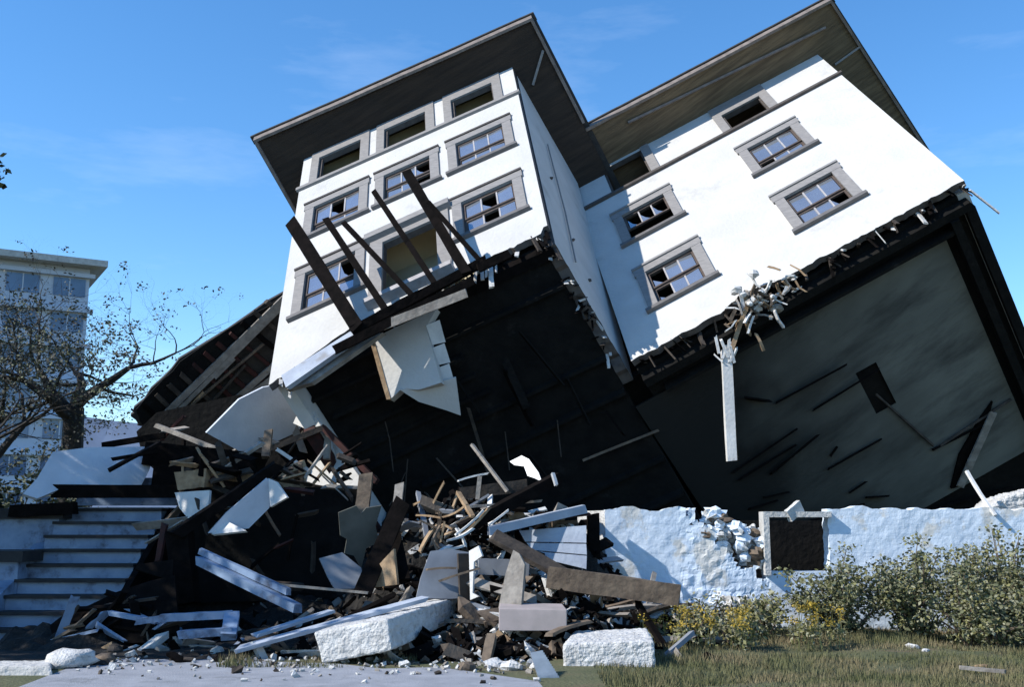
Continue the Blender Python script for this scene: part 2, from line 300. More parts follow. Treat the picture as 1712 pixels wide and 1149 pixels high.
def wall_grid(mb, fn, us, vs, holes, w0, w1, bottom=None, bu=None):
    """wall sheet w0..w1 with rectangular openings; bottom(u) gives a torn lower edge"""
    U = sorted(set(us + [h[0] for h in holes] + [h[1] for h in holes] + (bu or []))); V = sorted(set(vs + [h[2] for h in holes] + [h[3] for h in holes]))
    vert = {}
    def vid(u, v, w):
        if bottom and v == V[0]: v2 = bottom(u)
        else: v2 = v
        k = (round(u, 4), round(v, 4), w)
        if k not in vert: vert[k] = len(mb.v); mb.v.append(fn(u, v2, w))
        return vert[k]
    solid = {}
    for i in range(len(U) - 1):
        for j in range(len(V) - 1):
            uc = (U[i] + U[i + 1]) / 2; vc = (V[j] + V[j + 1]) / 2
            solid[i, j] = not any(h[0] < uc < h[1] and h[2] < vc < h[3] for h in holes)
    for (i, j), s in solid.items():
        if not s: continue
        a, b, c, d = U[i], U[i + 1], V[j], V[j + 1]
        def q(*k): mb.f.append(tuple(k)); mb.mi.append(mb.m)
        mb.m = 0; q(vid(a, c, w0), vid(b, c, w0), vid(b, d, w0), vid(a, d, w0)); mb.m = 1; q(vid(a, d, w1), vid(b, d, w1), vid(b, c, w1), vid(a, c, w1))
        if not solid.get((i - 1, j)): q(vid(a, c, w0), vid(a, d, w0), vid(a, d, w1), vid(a, c, w1))
        if not solid.get((i + 1, j)): q(vid(b, c, w0), vid(b, c, w1), vid(b, d, w1), vid(b, d, w0))
        if not solid.get((i, j - 1)): q(vid(a, c, w0), vid(a, c, w1), vid(b, c, w1), vid(b, c, w0))
        if not solid.get((i, j + 1)): q(vid(a, d, w0), vid(b, d, w0), vid(b, d, w1), vid(a, d, w1))

COLS_T = [(-5.75, -4.06), (-3.92, -2.22), (-2.03, -.30)]
COLS_W = [(.66, 2.26), (4.03, 5.70)]
WIN_T = [(a + .25, b - .25, 4.32, 5.48) for a, b in COLS_T] + [(COLS_T[0][0] + .25, COLS_T[0][1] - .25, 1.24, 2.62), (COLS_T[2][0] + .25, COLS_T[2][1] - .25, 1.38, 2.64)]
WIN_W = [(a + .25, b - .25, 4.28, 5.46) for a, b in COLS_W] + [(a + .25, b - .25, 1.38, 2.64) for a, b in COLS_W]
ATT_T = [(-5.53, -4.36, 6.92, 8.06), (-3.69, -2.53, 6.92, 8.02), (-1.80, -.63, 6.95, 8.0)]
ATT_W = [(.90, 2.02, 6.86, 8.34), (4.27, 5.37, 6.80, 7.80)]
DOOR = (-3.66, -2.40, .40, 2.46)
def tb(u):
    k = noise.noise(Vector((u * 3.1, 2, 0))) * .06 + noise.noise(Vector((u * 11, 5, 0))) * .05
    base = .14 if u > -3 else (.14 - (-3 - u) * .17 if u > -4.2 else -.06 - (-4.2 - u) * .40)
    if u > -.12: base += .2
    return base + k
def wb(u):
    k = noise.noise(Vector((u * 3.3, 7, 1))) * .05 + noise.noise(Vector((u * 12, 1, 3))) * .05
    if 1.9 < u < 3.3: k += .17 * math.sin((u - 1.9) / 1.4 * math.pi) + .1 * noise.noise(Vector((u * 9, 2, 9)))
    return .02 + k
# walls: tower front, tower right flank, tower left flank, wing front, wing right flank, back
mb = MB(); wall_grid(mb, HT, [-W1, 0], [-.2, .5, H], WIN_T + ATT_T + [DOOR], 0, .13, tb, [-W1 + i * W1 / 70 for i in range(71)])
part('front_wall', mb, [M['stucco'], M['dark_trim']])
mb = MB()
def sd_fn(u, v, w): return HT(u, v, w)
def side_bottom(w): return .05 + noise.noise(Vector((w * 4, 0, 2))) * .10 + noise.noise(Vector((w * 13, 4, 2))) * .07
wall_grid(mb, lambda u, v, w: HT(-w, v, u), [.24, D + .25], [0, 1, H], [], 0, .24, side_bottom, [.24 + i * .11 for i in range(28)])
part('flank_wall', mb, [M['stucco'], M['dark_trim']])
mb = MB(); mb.box(HT, -W1, -W1 + .24, -.5, H, .241, 7.0); part('flank_wall', mb, M['stucco'])
mb = MB(); wall_grid(mb, HW, [.0, W2], [-.1, .6, H + .02], WIN_W + ATT_W, D, D + .13, wb, [i * W2 / 80 for i in range(81)])
part('front_wall', mb, [M['stucco'], M['dark_trim']])
mb = MB(); mb.box(HW, W2 - .24, W2, .05, H, D + .241, 12.0); part('flank_wall', mb, M['stucco'])
mb = MB(); mb.box(HW, -5.5, W2 - .25, .3, H, 11.7, 11.95); part('back_wall', mb, M['stucco'])
for _m, _f in (('soffit', HT), ('soffit_pale', HW)): orient(M[_m], 0, _f(1, 0, 0) - _f(0, 0, 0), _f(0, 1, 0) - _f(0, 0, 0), _f(0, 0, 1) - _f(0, 0, 0), .35, 1, 5.0)
# roofs: flat wide eaves with soffit, fascia, low hip above
def roof(fn0, u0, u1, w0, w1, v0, sm, shear=0, right_end=None, left=True):
    fn = lambda u, v, w: fn0(u - shear * (w - w0) * (1 if shear > 0 else max(0, (u - u0) / (u1 - u0))), v, w)
    sag = lambda u, v, w: fn(u, v + .05 * noise.noise(Vector((u * .45, w * .45, v0 * 3))) + .012 * noise.noise(Vector((u * 2.5, w * 2.5, 1))), w)
    mb = MB(); nu, nw = 28, 22
    for (vv, ) in ((v0,), (v0 + .10,)):
        b = len(mb.v)
        for a_ in range(nu + 1):
            for c_ in range(nw + 1): mb.v.append(sag(u0 + (u1 - u0) * a_ / nu, vv, w0 + (w1 - w0) * c_ / nw))
        for a_ in range(nu):
            for c_ in range(nw): k = b + a_ * (nw + 1) + c_; mb.f.append((k, k + 1, k + nw + 2, k + nw + 1)); mb.mi.append(0)
    s = part('soffit', mb, sm)
    def rail(pts, ou, ow, va, vb):                      # a fascia run as one bar of many short lengths
        m_ = MB(); rg = []
        for (u, w) in pts:
            rg.append(len(m_.v)); m_.v += [sag(u, va + v0, w), sag(u + ou, va + v0, w + ow), sag(u + ou, vb + v0, w + ow), sag(u, vb + v0, w)]
        for q0, q1 in zip(rg, rg[1:]):
            for k in range(4): m_.f.append((q0 + k, q0 + (k + 1) % 4, q1 + (k + 1) % 4, q1 + k)); m_.mi.append(0)
        m_.f += [(rg[0], rg[0] + 1, rg[0] + 2, rg[0] + 3), (rg[-1] + 3, rg[-1] + 2, rg[-1] + 1, rg[-1])]; m_.mi += [0, 0]; return m_
    t = .07; N_ = 30
    part('fascia', rail([(u0 - t + (u1 - u0 + 2 * t) * k / N_, w0 - .002) for k in range(N_ + 1)], 0, -t, -.06, .13), M['fascia'])
    if left: part('fascia', rail([(u0 - .002, w0 + (w1 - w0) * k / N_) for k in range(N_ + 1)], -t, 0, -.06, .13), M['fascia'])
    part('fascia', rail([(u1 + .002, w0 + ((right_end or w1) - w0) * k / N_) for k in range(N_ + 1)], t, 0, -.06, .13), M['fascia'])
    part('roof_edge', rail([(u0 - .16 + (u1 - u0 + .32) * k / N_, w0 + .1) for k in range(N_ + 1)], 0, -.21, .132, .20), M['roofing'])
    mb = MB(); mb.box(fn, u0 - .14, u1 + .14, v0 + .14, v0 + .20, w0 + .105, w1)
    c = [fn(u0 - .1, v0 + .201, w0 + .12), fn(u1 + .1, v0 + .201, w0 + .12), fn(u1 + .1, v0 + .201, w1), fn(u0 - .1, v0 + .201, w1)]
    um = (u0 + u1) / 2; k = fn(um - .6, v0 + 1.1, w0 + 5); k2 = fn(um + .6, v0 + 1.1, w0 + 5); k3 = fn(um + .6, v0 + 1.1, w0 + 6); k4 = fn(um - .6, v0 + 1.1, w0 + 6)
    mb.hexa(c + [k, k2, k3, k4]); part('roof', mb, M['roofing'])
_a = hitT(890, 27, 1, H); _b = hitT(420, 232, 1, H)
roof(HT, _b[0] + .1, _a[0] - .1, (_a[2] + _b[2]) / 2 + .1, 10.0, H, M['soffit'], shear=.04, right_end=2.02)
roof(HW, 1.05, W2 + .87, 2.10, 10.6, H + .02, M['soffit_pale'], shear=-.16, left=False)
# boards and braces fixed to the soffits
mb = MB(); a = hitW(1050, 205, 1, H - .02); b = hitW(1380, 46, 1, H - .02); mb.beam(HW(*a), HW(*b), .09, .06); part('soffit_board', mb, M['fascia'])
mb = MB(); a = hitW(1438, 78, 1, H - .03); b = hitW(1396, 108, 1, H - .03); mb.beam(HW(*a), HW(*b), .06, .05); part('soffit_board', mb, M['trim'])
mb = MB(); a = hitT(908, 84, 1, H - .03); b = hitT(891, 142, 1, H - .03); mb.beam(HT(*a), HT(*b), .06, .05); part('soffit_board', mb, M['trim'])
# belt courses
mb = MB(); mb.box(HT, -W1 - .05, .06, 6.73, 6.85, -.07, -.002); part('belt_course', mb, M['trim'])
mb = MB(); mb.box(HW, .03, W2 + .05, 6.70, 6.80, D - .07, D - .002); part('belt_course', mb, M['dark_trim'])
# windows
def window(fn, o, w0, broken=(), casing=.225, open_lower=False, empty=False):
    a, b, c, d = o
    mb = MB()
    mb.box(fn, a - casing, a - .001, c - .10, d + .0, w0 - .05, w0 - .003); mb.box(fn, b + .001, b + casing, c - .10, d + .0, w0 - .05, w0 - .003)
    mb.box(fn, a - casing - .03, b + casing + .03, d + .001, d + .24, w0 - .055, w0 - .003)
    win = part('window', mb, M['trim'])
    mb = MB(); mb.box(fn, a - casing - .04, b + casing + .04, d + .241, d + .31, w0 - .085, w0 - .003); part('window_head', mb, M['dark_trim'] if fn is HT else M['trim'], win)
    mb = MB(); mb.box(fn, a - casing - .06, b + casing + .06, c - .2, c - .101, w0 - .09, w0 - .003); mb.box(fn, a - .002, b + .002, c - .10, c - .001, w0 - .02, w0 - .002); part('sill', mb, M['sill'], win)
    if empty: return win
    mid = c + (d - c) * random.choice((.44, .44, .36, .5)); s = MB(); fr = .05
    for (y0, y1, wo) in ((mid, d, .03), (c, mid, .065)):
        if open_lower and y1 == mid: continue
        if open_lower: y0 = mid
        s.box(fn, a, a + fr, y0, y1, w0 + wo, w0 + wo + .045); s.box(fn, b - fr, b, y0, y1, w0 + wo, w0 + wo + .045)
        s.box(fn, a + fr, b - fr, y0, y0 + fr, w0 + wo, w0 + wo + .045); s.box(fn, a + fr, b - fr, y1 - fr, y1, w0 + wo, w0 + wo + .045)
    part('sash', s, M['sash'], win)
    s = MB(); pn = MB(); k = 0; n = 3; iw = (b - a - 2 * fr) / n
    for (y0, y1, wo, rows) in ((mid + fr, d - fr, .03, 1), (c + fr, mid - fr, .065, 1)):
        if open_lower and wo > .05: continue
        for i in range(1, n): s.box(fn, a + fr + i * iw - .018, a + fr + i * iw + .018, y0, y1, w0 + wo + .005, w0 + wo + .04)
        for i in range(n):
            if k in broken:
                u0 = a + fr + i * iw + .02; u1 = u0 + iw - .04                      # a jagged sliver left in the sash
                pn.slab([fn(u0, y0, w0 + wo + .02), fn(u0 + (u1 - u0) * .7, y0, w0 + wo + .02), fn(u0 + (u1 - u0) * .3, y0 + (y1 - y0) * .3, w0 + wo + .02), fn(u0, y0 + (y1 - y0) * random.uniform(.4, .9), w0 + wo + .02)], fn(0, 0, .006) - fn(0, 0, 0))
            else:
                t = random.uniform(-.012, .012); t2 = random.uniform(-.012, .012); u0 = a + fr + i * iw + .012; u1 = a + fr + (i + 1) * iw - .012
                pn.slab([fn(u0, y0, w0 + wo + .02 + t), fn(u1, y0, w0 + wo + .02 - t), fn(u1, y1, w0 + wo + .02 - t + t2), fn(u0, y1, w0 + wo + .02 + t + t2)], fn(0, 0, .006) - fn(0, 0, 0))
            k += 1
    part('muntin', s, M['muntin'], win); part('pane', pn, M['glass'], win)
    return win
window(HT, WIN_T[0], 0, broken=(1,)); window(HT, WIN_T[1], 0, broken=(2, 5)); window(HT, WIN_T[2], 0)
window(HT, WIN_T[3], 0, broken=(2,)); window(HT, WIN_T[4], 0, broken=(1, 4))
window(HW, WIN_W[0], D, open_lower=True, broken=(0, 1, 2)); window(HW, WIN_W[1], D, broken=(3,))
window(HW, WIN_W[2], D, broken=(0, 3)); window(HW, WIN_W[3], D, broken=(5,))
for fn, w0, lst in ((HT, 0, ATT_T), (HW, D, ATT_W)):
    for a, b, c, d in lst:
        mb = MB(); mb.box(fn, b + .001, b + .24, 6.86, H - .03, w0 - .045, w0 - .003)
        if d < 8.2: mb.box(fn, a - .22, a - .001, 6.86, H - .03, w0 - .045, w0 - .003); mb.box(fn, a, b, d, H - .03, w0 - .045, w0 - .003)
        fr = part('attic_opening', mb, M['trim'])
        for q0, q1 in ((a + .002, a + .05), (b - .05, b - .002)): mb = MB(); mb.box(fn, q0, q1, c, d - .001, w0 + .03, w0 + .11); part('opening_liner', mb, M['dark_trim'], fr)
# doorway
a, b, c, d = DOOR
mb = MB(); mb.box(HT, a - .30, a - .001, c - .1, d + .2, -.05, -.003); mb.box(HT, b + .001, b + .30, c - .1, d + .2, -.05, -.003); mb.box(HT, a, b, d + .001, d + .2, -.05, -.003)
dr = part('doorway', mb, M['trim'])
mb = MB(); mb.box(HT, a - .38, b + .38, d + .201, d + .40, -.17, -.003); part('door_head', mb, M['trim'], dr)
mb = MB(); mb.box(HT, a - .3, b + .35, c - .24, c - .101, -.2, -.003); part('threshold', mb, M['muntin'], dr)
# rooms seen through the openings
mb = MB(); mb.box(HT, -W1 + .25, -.25, 6.4, H - .01, 1.35, 1.45); mb.box(HT, -W1 + .25, -.25, H - .12, H - .02, .30, 1.349); part('room_lining', mb, M['olive_room'])
mb = MB(); mb.box(HT, -W1 + .25, -.25, 6.36, 6.42, .25, 1.3); part('attic_floor', mb, M['beige_room'])
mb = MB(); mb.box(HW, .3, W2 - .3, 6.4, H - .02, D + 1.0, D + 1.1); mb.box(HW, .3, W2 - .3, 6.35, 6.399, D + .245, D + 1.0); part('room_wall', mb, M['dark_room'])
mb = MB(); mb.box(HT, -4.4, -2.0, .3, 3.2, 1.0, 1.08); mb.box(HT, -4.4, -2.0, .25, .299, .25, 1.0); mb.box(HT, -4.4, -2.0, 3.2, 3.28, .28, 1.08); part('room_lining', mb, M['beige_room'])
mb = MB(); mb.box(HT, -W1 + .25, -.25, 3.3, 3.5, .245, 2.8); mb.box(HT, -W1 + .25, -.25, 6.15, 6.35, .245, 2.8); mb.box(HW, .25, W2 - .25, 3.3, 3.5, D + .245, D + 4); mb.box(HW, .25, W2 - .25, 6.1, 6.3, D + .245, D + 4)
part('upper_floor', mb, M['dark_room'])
# underside: tower floor and wing floor
mb = MB(); mb.box(HT, -W1 + .245, -.245, .02, .22, .25, 7.4); mb.box(HT, -W1 + .245, .6, .04, .23, 7.4, 10)
random.seed(77); w = .55
while w < 6.8:
    u1_ = -.25 if random.random() < .6 else random.uniform(-4.5, -1.0); u0_ = -W1 + .25 if random.random() < .7 else random.uniform(-5.6, -4.8)
    mb.box(HT, u0_, u1_, -random.uniform(.05, .16), .018, w, w + .06); w += random.uniform(.35, .95)
part('floor_underside', mb, M['near_black'])
mb = MB(); mb.box(HT, -W1 + .1, -.1, -.05, .12, .245, .45); part('rim_joist', mb, M['wood_black'])
mb = MB(); mb.box(HT, -W1 - .02, -W1 + .22, -.62, -.1, 1.2, 6.6); part('rim_joist', mb, M['wood_red'])
mb = MB(); mb.box(HW, .0, W2 - .245, .03, .25, D + .245, 11.6)
mb.box(HW, -4.0, -.002, .45, .6, D + .6, 11.6); mb.box(HW, .02, W2 - .1, -.20, .028, D + .35, D + .52); mb.box(HW, 6.72, 6.9, -.25, .028, D + .53, 11.6); mb.box(HW, W2 - .23, W2 - .02, -.12, .028, D + .53, 11.6)
mb.box(HW, .3, 6.71, -.22, .028, D + .75, D + .82)
part('floor_underside', mb, M['near_black'])
random.seed(78)
for i in range(16):
    u = random.uniform(-5.4, -.6); w = random.uniform(1.0, 5.6); L = random.uniform(.3, 1.3); mb = MB(); mb.plank(HT(u, -.12, w), HT(u + random.uniform(-.4, .4) * L, -.12 - random.random() * .35, w + L), random.uniform(.04, .15), .03, jag=.8); part('torn_lath', mb, M[random.choice(('wood_black', 'wood_dark', 'wood_dark', 'near_black'))])
for i in range(5):
    u = random.uniform(-5, -1); w = random.uniform(1, 5); p = HT(u, -.1, w); mb = MB(); x_ = random.uniform(-.3, .3); mb.tube([p, p + Vector((x_ * .5, 0, -.35)), p + Vector((x_, -.1, -.5 - random.random() * .6))], .012, 4); part('dangling_wire', mb, M['wood_dark'])
# grey plaster panel with a square hole, on the wing's underside
mb = MB(); hole = (3.72, 4.20, 5.82, 6.95)
fnP = lambda u, v, w: HW(u, w, v)
us = [.1 + i * .32 for i in range(21)]
def pv(w): return w
mbp = MB(); wall_grid(mbp, lambda u, v, w: HW(u + (0 if u > 1 else .0), w, v), [-.4, 6.55], [4.05, 9.8], [hole], -.03, .01, None, None)
orient(M['panel_grey'], 0, HW(1, 0, 0) - HW(0, 0, 0), HW(0, 1, 0) - HW(0, 0, 0), HW(0, 0, 1) - HW(0, 0, 0), .38, .3, 1.35)
_u = (HW(1, 0, 0) - HW(0, 0, 0)); _o = Vector(house.location); _c = (HW(0, 0, 6) - _o).dot(_u)
shade_fade(M['panel_grey'], tuple(_u), _c + .9, _c + 5.6, (.014, .014, .013))  # underside shade painted in, darker towards the tower
part('plaster_ceiling', mbp, [M['panel_grey'], M['near_black']])
random.seed(11)
for i in range(14):
    u = random.uniform(-.2, 2.9); w = random.uniform(4.6, 8.8); L = random.choice((.3, .5, .8, 1.3, 2.2)) * random.uniform(.7, 1.2)
    mb = MB(); mb.plank(HW(u, -.06, w), HW(u + L, -.07 - random.random() * .1, w + random.uniform(-.5, .3)), random.uniform(.04, .16), .04, jag=.6); part('torn_lath', mb, M['wood_black'])
for (x0, y0, x1, y1, wd, m) in ((1690, 668, 1562, 752, .08, 'wood_dark'), (1545, 855, 1690, 815, .10, 'wood_black'), (1100, 720, 975, 770, .05, 'wood_brown'), (1465, 660, 1560, 745, .03, 'wood_dark'), (1560, 752, 1640, 712, .09, 'wood_black')):
    a = hitW(x0, y0, 1, -.08); b = hitW(x1, y1, 1, -.08); mb = MB(); mb.plank(HW(*a), HW(*b), wd, .05, jag=.4); part('torn_lath', mb, M[m])
# slatted truss hanging under the far right corner
pts = [hitW(x, y, 1, -.10) for x, y in ((1602, 815), (1655, 694), (1660, 672), (1640, 700), (1604, 762), (1590, 818))]
tr_m = MB(); tr_m.slab([HW(*p) for p in pts], HW(0, .06, 0) - HW(0, 0, 0)); part('rack_backing', tr_m, M['wood_black'])
a = HW(*hitW(1606, 812, 1, -.20)); b = HW(*hitW(1660, 692, 1, -.20)); tr_m = MB(); tr_m.plank(a, b, .17, .04, jag=.3, up=HW(0, 1, 0) - HW(0, 0, 0))
part('hanging_rack', tr_m, M['wood_grey'])
# broken stucco and lath along the torn bottom edges
random.seed(5)
def fringe(fn, u0, u1, w0, n, bf, axis=0):
    a = MB()
    for i in range(n):
        u = random.uniform(u0, u1); a.m = random.choice((0, 0, 1, 1, 2))
        L = random.uniform(.06, .28) * (1.8 if random.random() < .12 else 1)
        p = (fn(u, bf(u) + .03, w0 + random.uniform(.03, .22)), fn(u + random.uniform(-.12, .12), bf(u) - L, w0 + random.uniform(-.02, .3)))
        a.plank(p[0], p[1], random.uniform(.02, .09), random.uniform(.015, .04), seg=2, jag=.8)
    return a
part('torn_edge', fringe(HT, -5.9, 0, 0, 60, tb), [M['wood_black'], M['stucco'], M['wood_dark']])
part('torn_edge', fringe(HW, .1, W2, D, 60, wb), [M['wood_black'], M['wood_dark'], M['stucco']])
part('torn_edge', fringe(lambda u, v, w: HT(-w, v, u), .3, D, 0, 34, side_bottom), [M['wood_black'], M['wood_dark'], M['stucco']])
# knot of lath and wire bursting from the wing's lower edge
random.seed(21); a = MB()
for i in range(60):
    px = random.gauss(1262, 28); py = 545 - (px - 1200) * .62 + random.gauss(0, 16); p = P(px, py, 20.15 + random.random() * .3)
    a.m = random.choice((0, 0, 1, 2, 3)); L = random.uniform(.08, .36); d = Vector((random.uniform(-1, 1), random.uniform(-.4, .4), random.uniform(-1.3, .6))).normalized()
    a.plank(p, p + d * L, random.uniform(.02, .08), random.uniform(.015, .04), seg=2, jag=.8, bend=random.uniform(-.15, .15))
for i in range(14): a.m = random.choice((0, 3)); a.rock(P(random.gauss(1265, 25), random.gauss(500, 22), 20.1 + random.random() * .3), random.uniform(.05, .13), n=5)
part('burst_lath', a, [M['paint_white'], M['wood_brown'], M['wood_tan'], M['wood_grey']])
# snapped balcony: platform beams and leaning posts
def bpt(px, py, w): return HT(*hitT(px, py, 2, w))
for (x0, y0, x1, y1, wd) in ((598, 550, 490, 377, .25), (645, 519, 546, 368, .13), (691, 496, 575, 373, .10), (727, 474, 625, 320, .105), (781, 458, 681, 289, .18), (806, 440, 716, 338, .085)):
    mb = MB(); mb.plank(bpt(x0, y0, -.45), bpt(x1, y1, -1.35), wd, wd * .8, jag=.5, seg=5, up=(0, -1, 0)); part('balcony_post', mb, M['wood_black'])
for (x0, y0, x1, y1, wd, m) in ((592, 553, 808, 438, .22, 'wood_black'), (560, 585, 790, 470, .10, 'wood_black'), (640, 545, 780, 490, .04, 'wood_grey'), (800, 448, 850, 425, .12, 'wood_black')):
    mb = MB(); mb.plank(bpt(x0, y0, -.42), bpt(x1, y1, -.40), wd, .16, jag=.4); part('balcony_beam', mb, M[m])
mb = MB(); mb.plank(bpt(820, 448, -.1), bpt(822, 480, -.1), .09, .05, jag=.5); part('torn_lath', mb, M['paint_white'])
mb = MB(); mb.slab([bpt(598, 548, -.35), bpt(806, 440, -.35), HT(-1.6, -.02, -.02), HT(-4.1, -.1, -.02)], Vector((0, 0, -.06))); part('balcony_floor', mb, M['wood_black'])
# grey porch-roof edge left of the balcony
for (q, m) in ((((470, 628), (600, 545), (604, 560), (478, 648)), 'paint_blue'), (((478, 652), (606, 563), (640, 556), (520, 640)), 'wood_grey')):
    mb = MB(); ps = [bpt(x, y, -.30 if m == 'paint_blue' else -.12) for x, y in q]; mb.slab(ps, Vector((.05, .10, -.03))); part('porch_edge', mb, M[m])
# dangling white bay piece under the balcony
n0 = (-.30, -.93, .1); p0 = P(690, 600, 19.6)
front = [on_plane(x, y, p0, n0) for x, y in ((620, 568), (660, 548), (730, 516), (712, 548), (738, 640), (700, 652), (672, 650), (652, 668), (640, 640))]
mb = MB(); mb.slab(front, Vector((.05, .25, -.02))); bay = part('hanging_bay', mb, M['stucco'])
ns = (.62, -.75, 0.05); p1 = on_plane(715, 548, p0, n0); mb = MB()
for (y0, y1, xo0, xo1) in ((535, 572, 0, 7), (574, 606, 8, 15), (608, 640, 16, 22)):
    mb.slab([on_plane(x, y, p1, ns) for x, y in ((712 + xo0, y0 + 9), (735 + xo0, y0), (738 + xo1, y1), (716 + xo1, y1 + 5))], Vector((-.03, .05, 0)))
part('bay_siding', mb, M['paint_white'], bay)
mb = MB(); mb.slab([on_plane(x, y, P(720, 660, 19.65), (.1, -.9, -.4)) for x, y in ((668, 652), (700, 646), (762, 632), (770, 695), (745, 686), (700, 672))], Vector((0, .05, .03))); part('torn_flap', mb, M['stucco'], bay)
mb = MB(); mb.plank(on_plane(622, 570, p0, n0), on_plane(650, 668, p0, n0), .08, .06, seg=4, jag=.6); part('bay_post', mb, M['wood_tan'], bay)
# downpipe remains on the tower flank
mb = MB(); mb.tube([HT(.05, 6.5, 1.3), HT(.05, 3.2, 1.35), HT(.05, .9, 1.2)], .018); part('downpipe', mb, M['trim'])
for v, w in ((2.3, 1.5), (1.5, 2.0), (4.2, 1.0)):
    mb = MB(); mb.rock(HT(.02, v, w), .05, n=5); part('wall_bracket', mb, M['dark_trim'])

# ------------------------------------------------------------------ loose pieces built from an outline on their own plane
def sheet(name, label, cat, poly, anchor, n, th, m, group=None, extra=None):
    p0 = P(*anchor); nn = Vector(n).normalized(); mb = MB(); ps = [on_plane(x, y, p0, nn) for x, y in poly]
    mb.slab(ps, -nn * th if nn.y < 0 else nn * th)
    return tag(obj(name, mb, M[m]), label, cat, group)
def board(name, label, cat, a, b, w, h, m, bend=0.0, roll=0.0, up=None, jag=.35, group=None, parent=None):
    mb = MB(); mb.plank(P(*a), P(*b), w, h, bend=bend, roll=roll, up=up, jag=jag)
    o = obj(name, mb, M[m], parent)
    return tag(o, label, cat, group) if not parent else o
random.seed(3)
# fallen dark porch roof on the left
pr = thing('fallen_porch_roof', 'dark brown fallen roof leaning against the left side of the white tower', 'roof', P(330, 740, 21.5))
p0 = P(350, 620, 22.4); nr = Vector((.28, -.85, -.45)).normalized()
def torn(poly, amp, n=5):                 # splintered outline
    o = []
    for (a, b), (c, d) in zip(poly, poly[1:] + poly[:1]):
        for k in range(n):
            t = (k + (random.random() - .5) * .5 * (k > 0)) / n; q = random.uniform(-amp, amp) * (k > 0); o.append((a + (c - a) * t + q, b + (d - b) * t + random.uniform(-amp, amp) * (k > 0)))
    return o
mb = MB(); mb.slab([on_plane(x, y, p0, nr) for x, y in torn([(480, 486), (300, 600), (224, 682), (219, 697), (240, 716), (400, 690), (482, 612)], 4)], -nr * .12); obj('roof_deck', mb, M['roofing'], pr)
mb = MB(); mb.slab([on_plane(x, y, p0 + nr * .04, nr) for x, y in torn([(478, 490), (301, 604), (228, 684), (240, 712), (350, 622), (478, 508)], 3)], nr * .05); obj('soffit_lining', mb, M['near_black'], pr)
for k in range(11):                       # rafter ends across the slope
    t = (k + .5) / 11; x0 = 470 - 225 * t; y0 = 508 + 190 * t; mb = MB(); mb.plank(on_plane(x0 - 14, y0 - 12, p0 + nr * .10, nr), on_plane(x0 + 70 - 20 * t, y0 + 52, p0 + nr * .10, nr), random.uniform(.06, .12), .08, up=-nr, jag=.6); obj('rafter', mb, M[random.choice(('wood_dark', 'wood_black', 'wood_red'))], pr)
for (x0, y0, x1, y1, w, m) in ((478, 496, 236, 732, .13, 'wood_grey'), (474, 510, 262, 722, .09, 'wood_grey'), (470, 600, 345, 712, .12, 'wood_grey'), (440, 575, 305, 690, .05, 'wood_brown'), (410, 610, 330, 700, .05, 'wood_dark'), (474, 620, 380, 690, .16, 'wood_grey'), (340, 655, 300, 700, .05, 'wood_tan'), (392, 600, 360, 632, .05, 'wood_grey')):
    mb = MB(); mb.plank(on_plane(x0, y0, p0 + nr * .15, nr), on_plane(x1, y1, p0 + nr * .15, nr), w, .07, up=-nr); obj('rafter', mb, M[m], pr)
sheet('roof_sheet', 'large grey blue sheet slumped under the left corner of the tower', 'roof sheet', ((345, 724), (400, 668), (440, 648), (484, 640), (500, 660), (520, 690), (536, 712), (490, 726), (446, 746), (404, 757)), (430, 700, 20.4), (.55, -.72, -.28), .06, 'roof_sheet')
sheet('white_wall_piece', 'bright white triangular wall remnant under the tower by the red beam', 'wall piece', ((502, 806), (520, 780), (545, 764), (556, 730), (575, 762), (603, 800), (604, 813), (560, 816)), (550, 790, 20.2), (-.55, -.8, .15), .12, 'stucco')
sheet('white_wall_scrap', 'small white wall scrap at the upper edge of the grey sheet', 'wall piece', ((498, 690), (515, 676), (536, 712), (512, 718), (490, 708)), (515, 700, 20.1), (-.6, -.78, .1), .08, 'stucco')
sheet('dark_hole_panel', 'black panel standing in for a dark hole between grey sheet and white wall remnant', 'panel', ((455, 748), (540, 718), (556, 732), (540, 770), (520, 782), (478, 774)), (505, 750, 20.6), (0, -1, 0), .08, 'wood_black')  # black panel put in as the darkness of a hole
board('door_post', 'short pale grey post beside the white triangular wall remnant', 'post', (549, 722, 20.05), (546, 768, 20.05), .12, .10, 'wood_grey', jag=.2)
board('ridge_beam', 'long brown beam along lower edge of the grey blue sheet', 'beam', (408, 768, 19.7), (540, 716, 19.9), .10, .10, 'wood_dark')
board('red_beam', 'dark red beam falling along the black underside edge of the tower', 'beam', (540, 715, 19.9), (630, 806, 19.6), .09, .10, 'wood_red')
# ------------------------------------------------------------------ dark rubble heap
def heap_h(x, y):
    h = 0
    for (cx, cy, rx, ry, hh) in ((-.9, 18.3, 2.1, 1.7, 1.95), (.6, 18.2, 1.6, 1.5, 1.65), (-3.2, 18.9, 2.0, 1.8, .5), (-6.4, 15.9, 1.3, .6, .3), (-5.2, 19.9, 1.9, 1.3, 2.2), (-2.2, 16.6, 2.3, 1.6, .35), (.2, 16.4, 1.6, 1.5, .75), (-3.8, 15.6, 2.4, 1.6, .10), (1.9, 16.9, 1.2, .9, .45), (-.5, 15, 1.4, .9, .16), (2.2, 21.2, 4.5, 2.3, 1.2), (-1, 21.4, 4, 2.4, 1.9)):
        q = ((x - cx) / rx) ** 2 + ((y - cy) / ry) ** 2
        if q < 1: h = max(h, hh * (1 - q) ** .8)
    return h
def hz(x, y):
    h = heap_h(x, y)
    return h * (1 + .35 * noise.noise(Vector((x * 1.9, y * 1.9, 0)))) + min(h, .3) * .5 * noise.noise(Vector((x * 5, y * 5, 4))) - .03
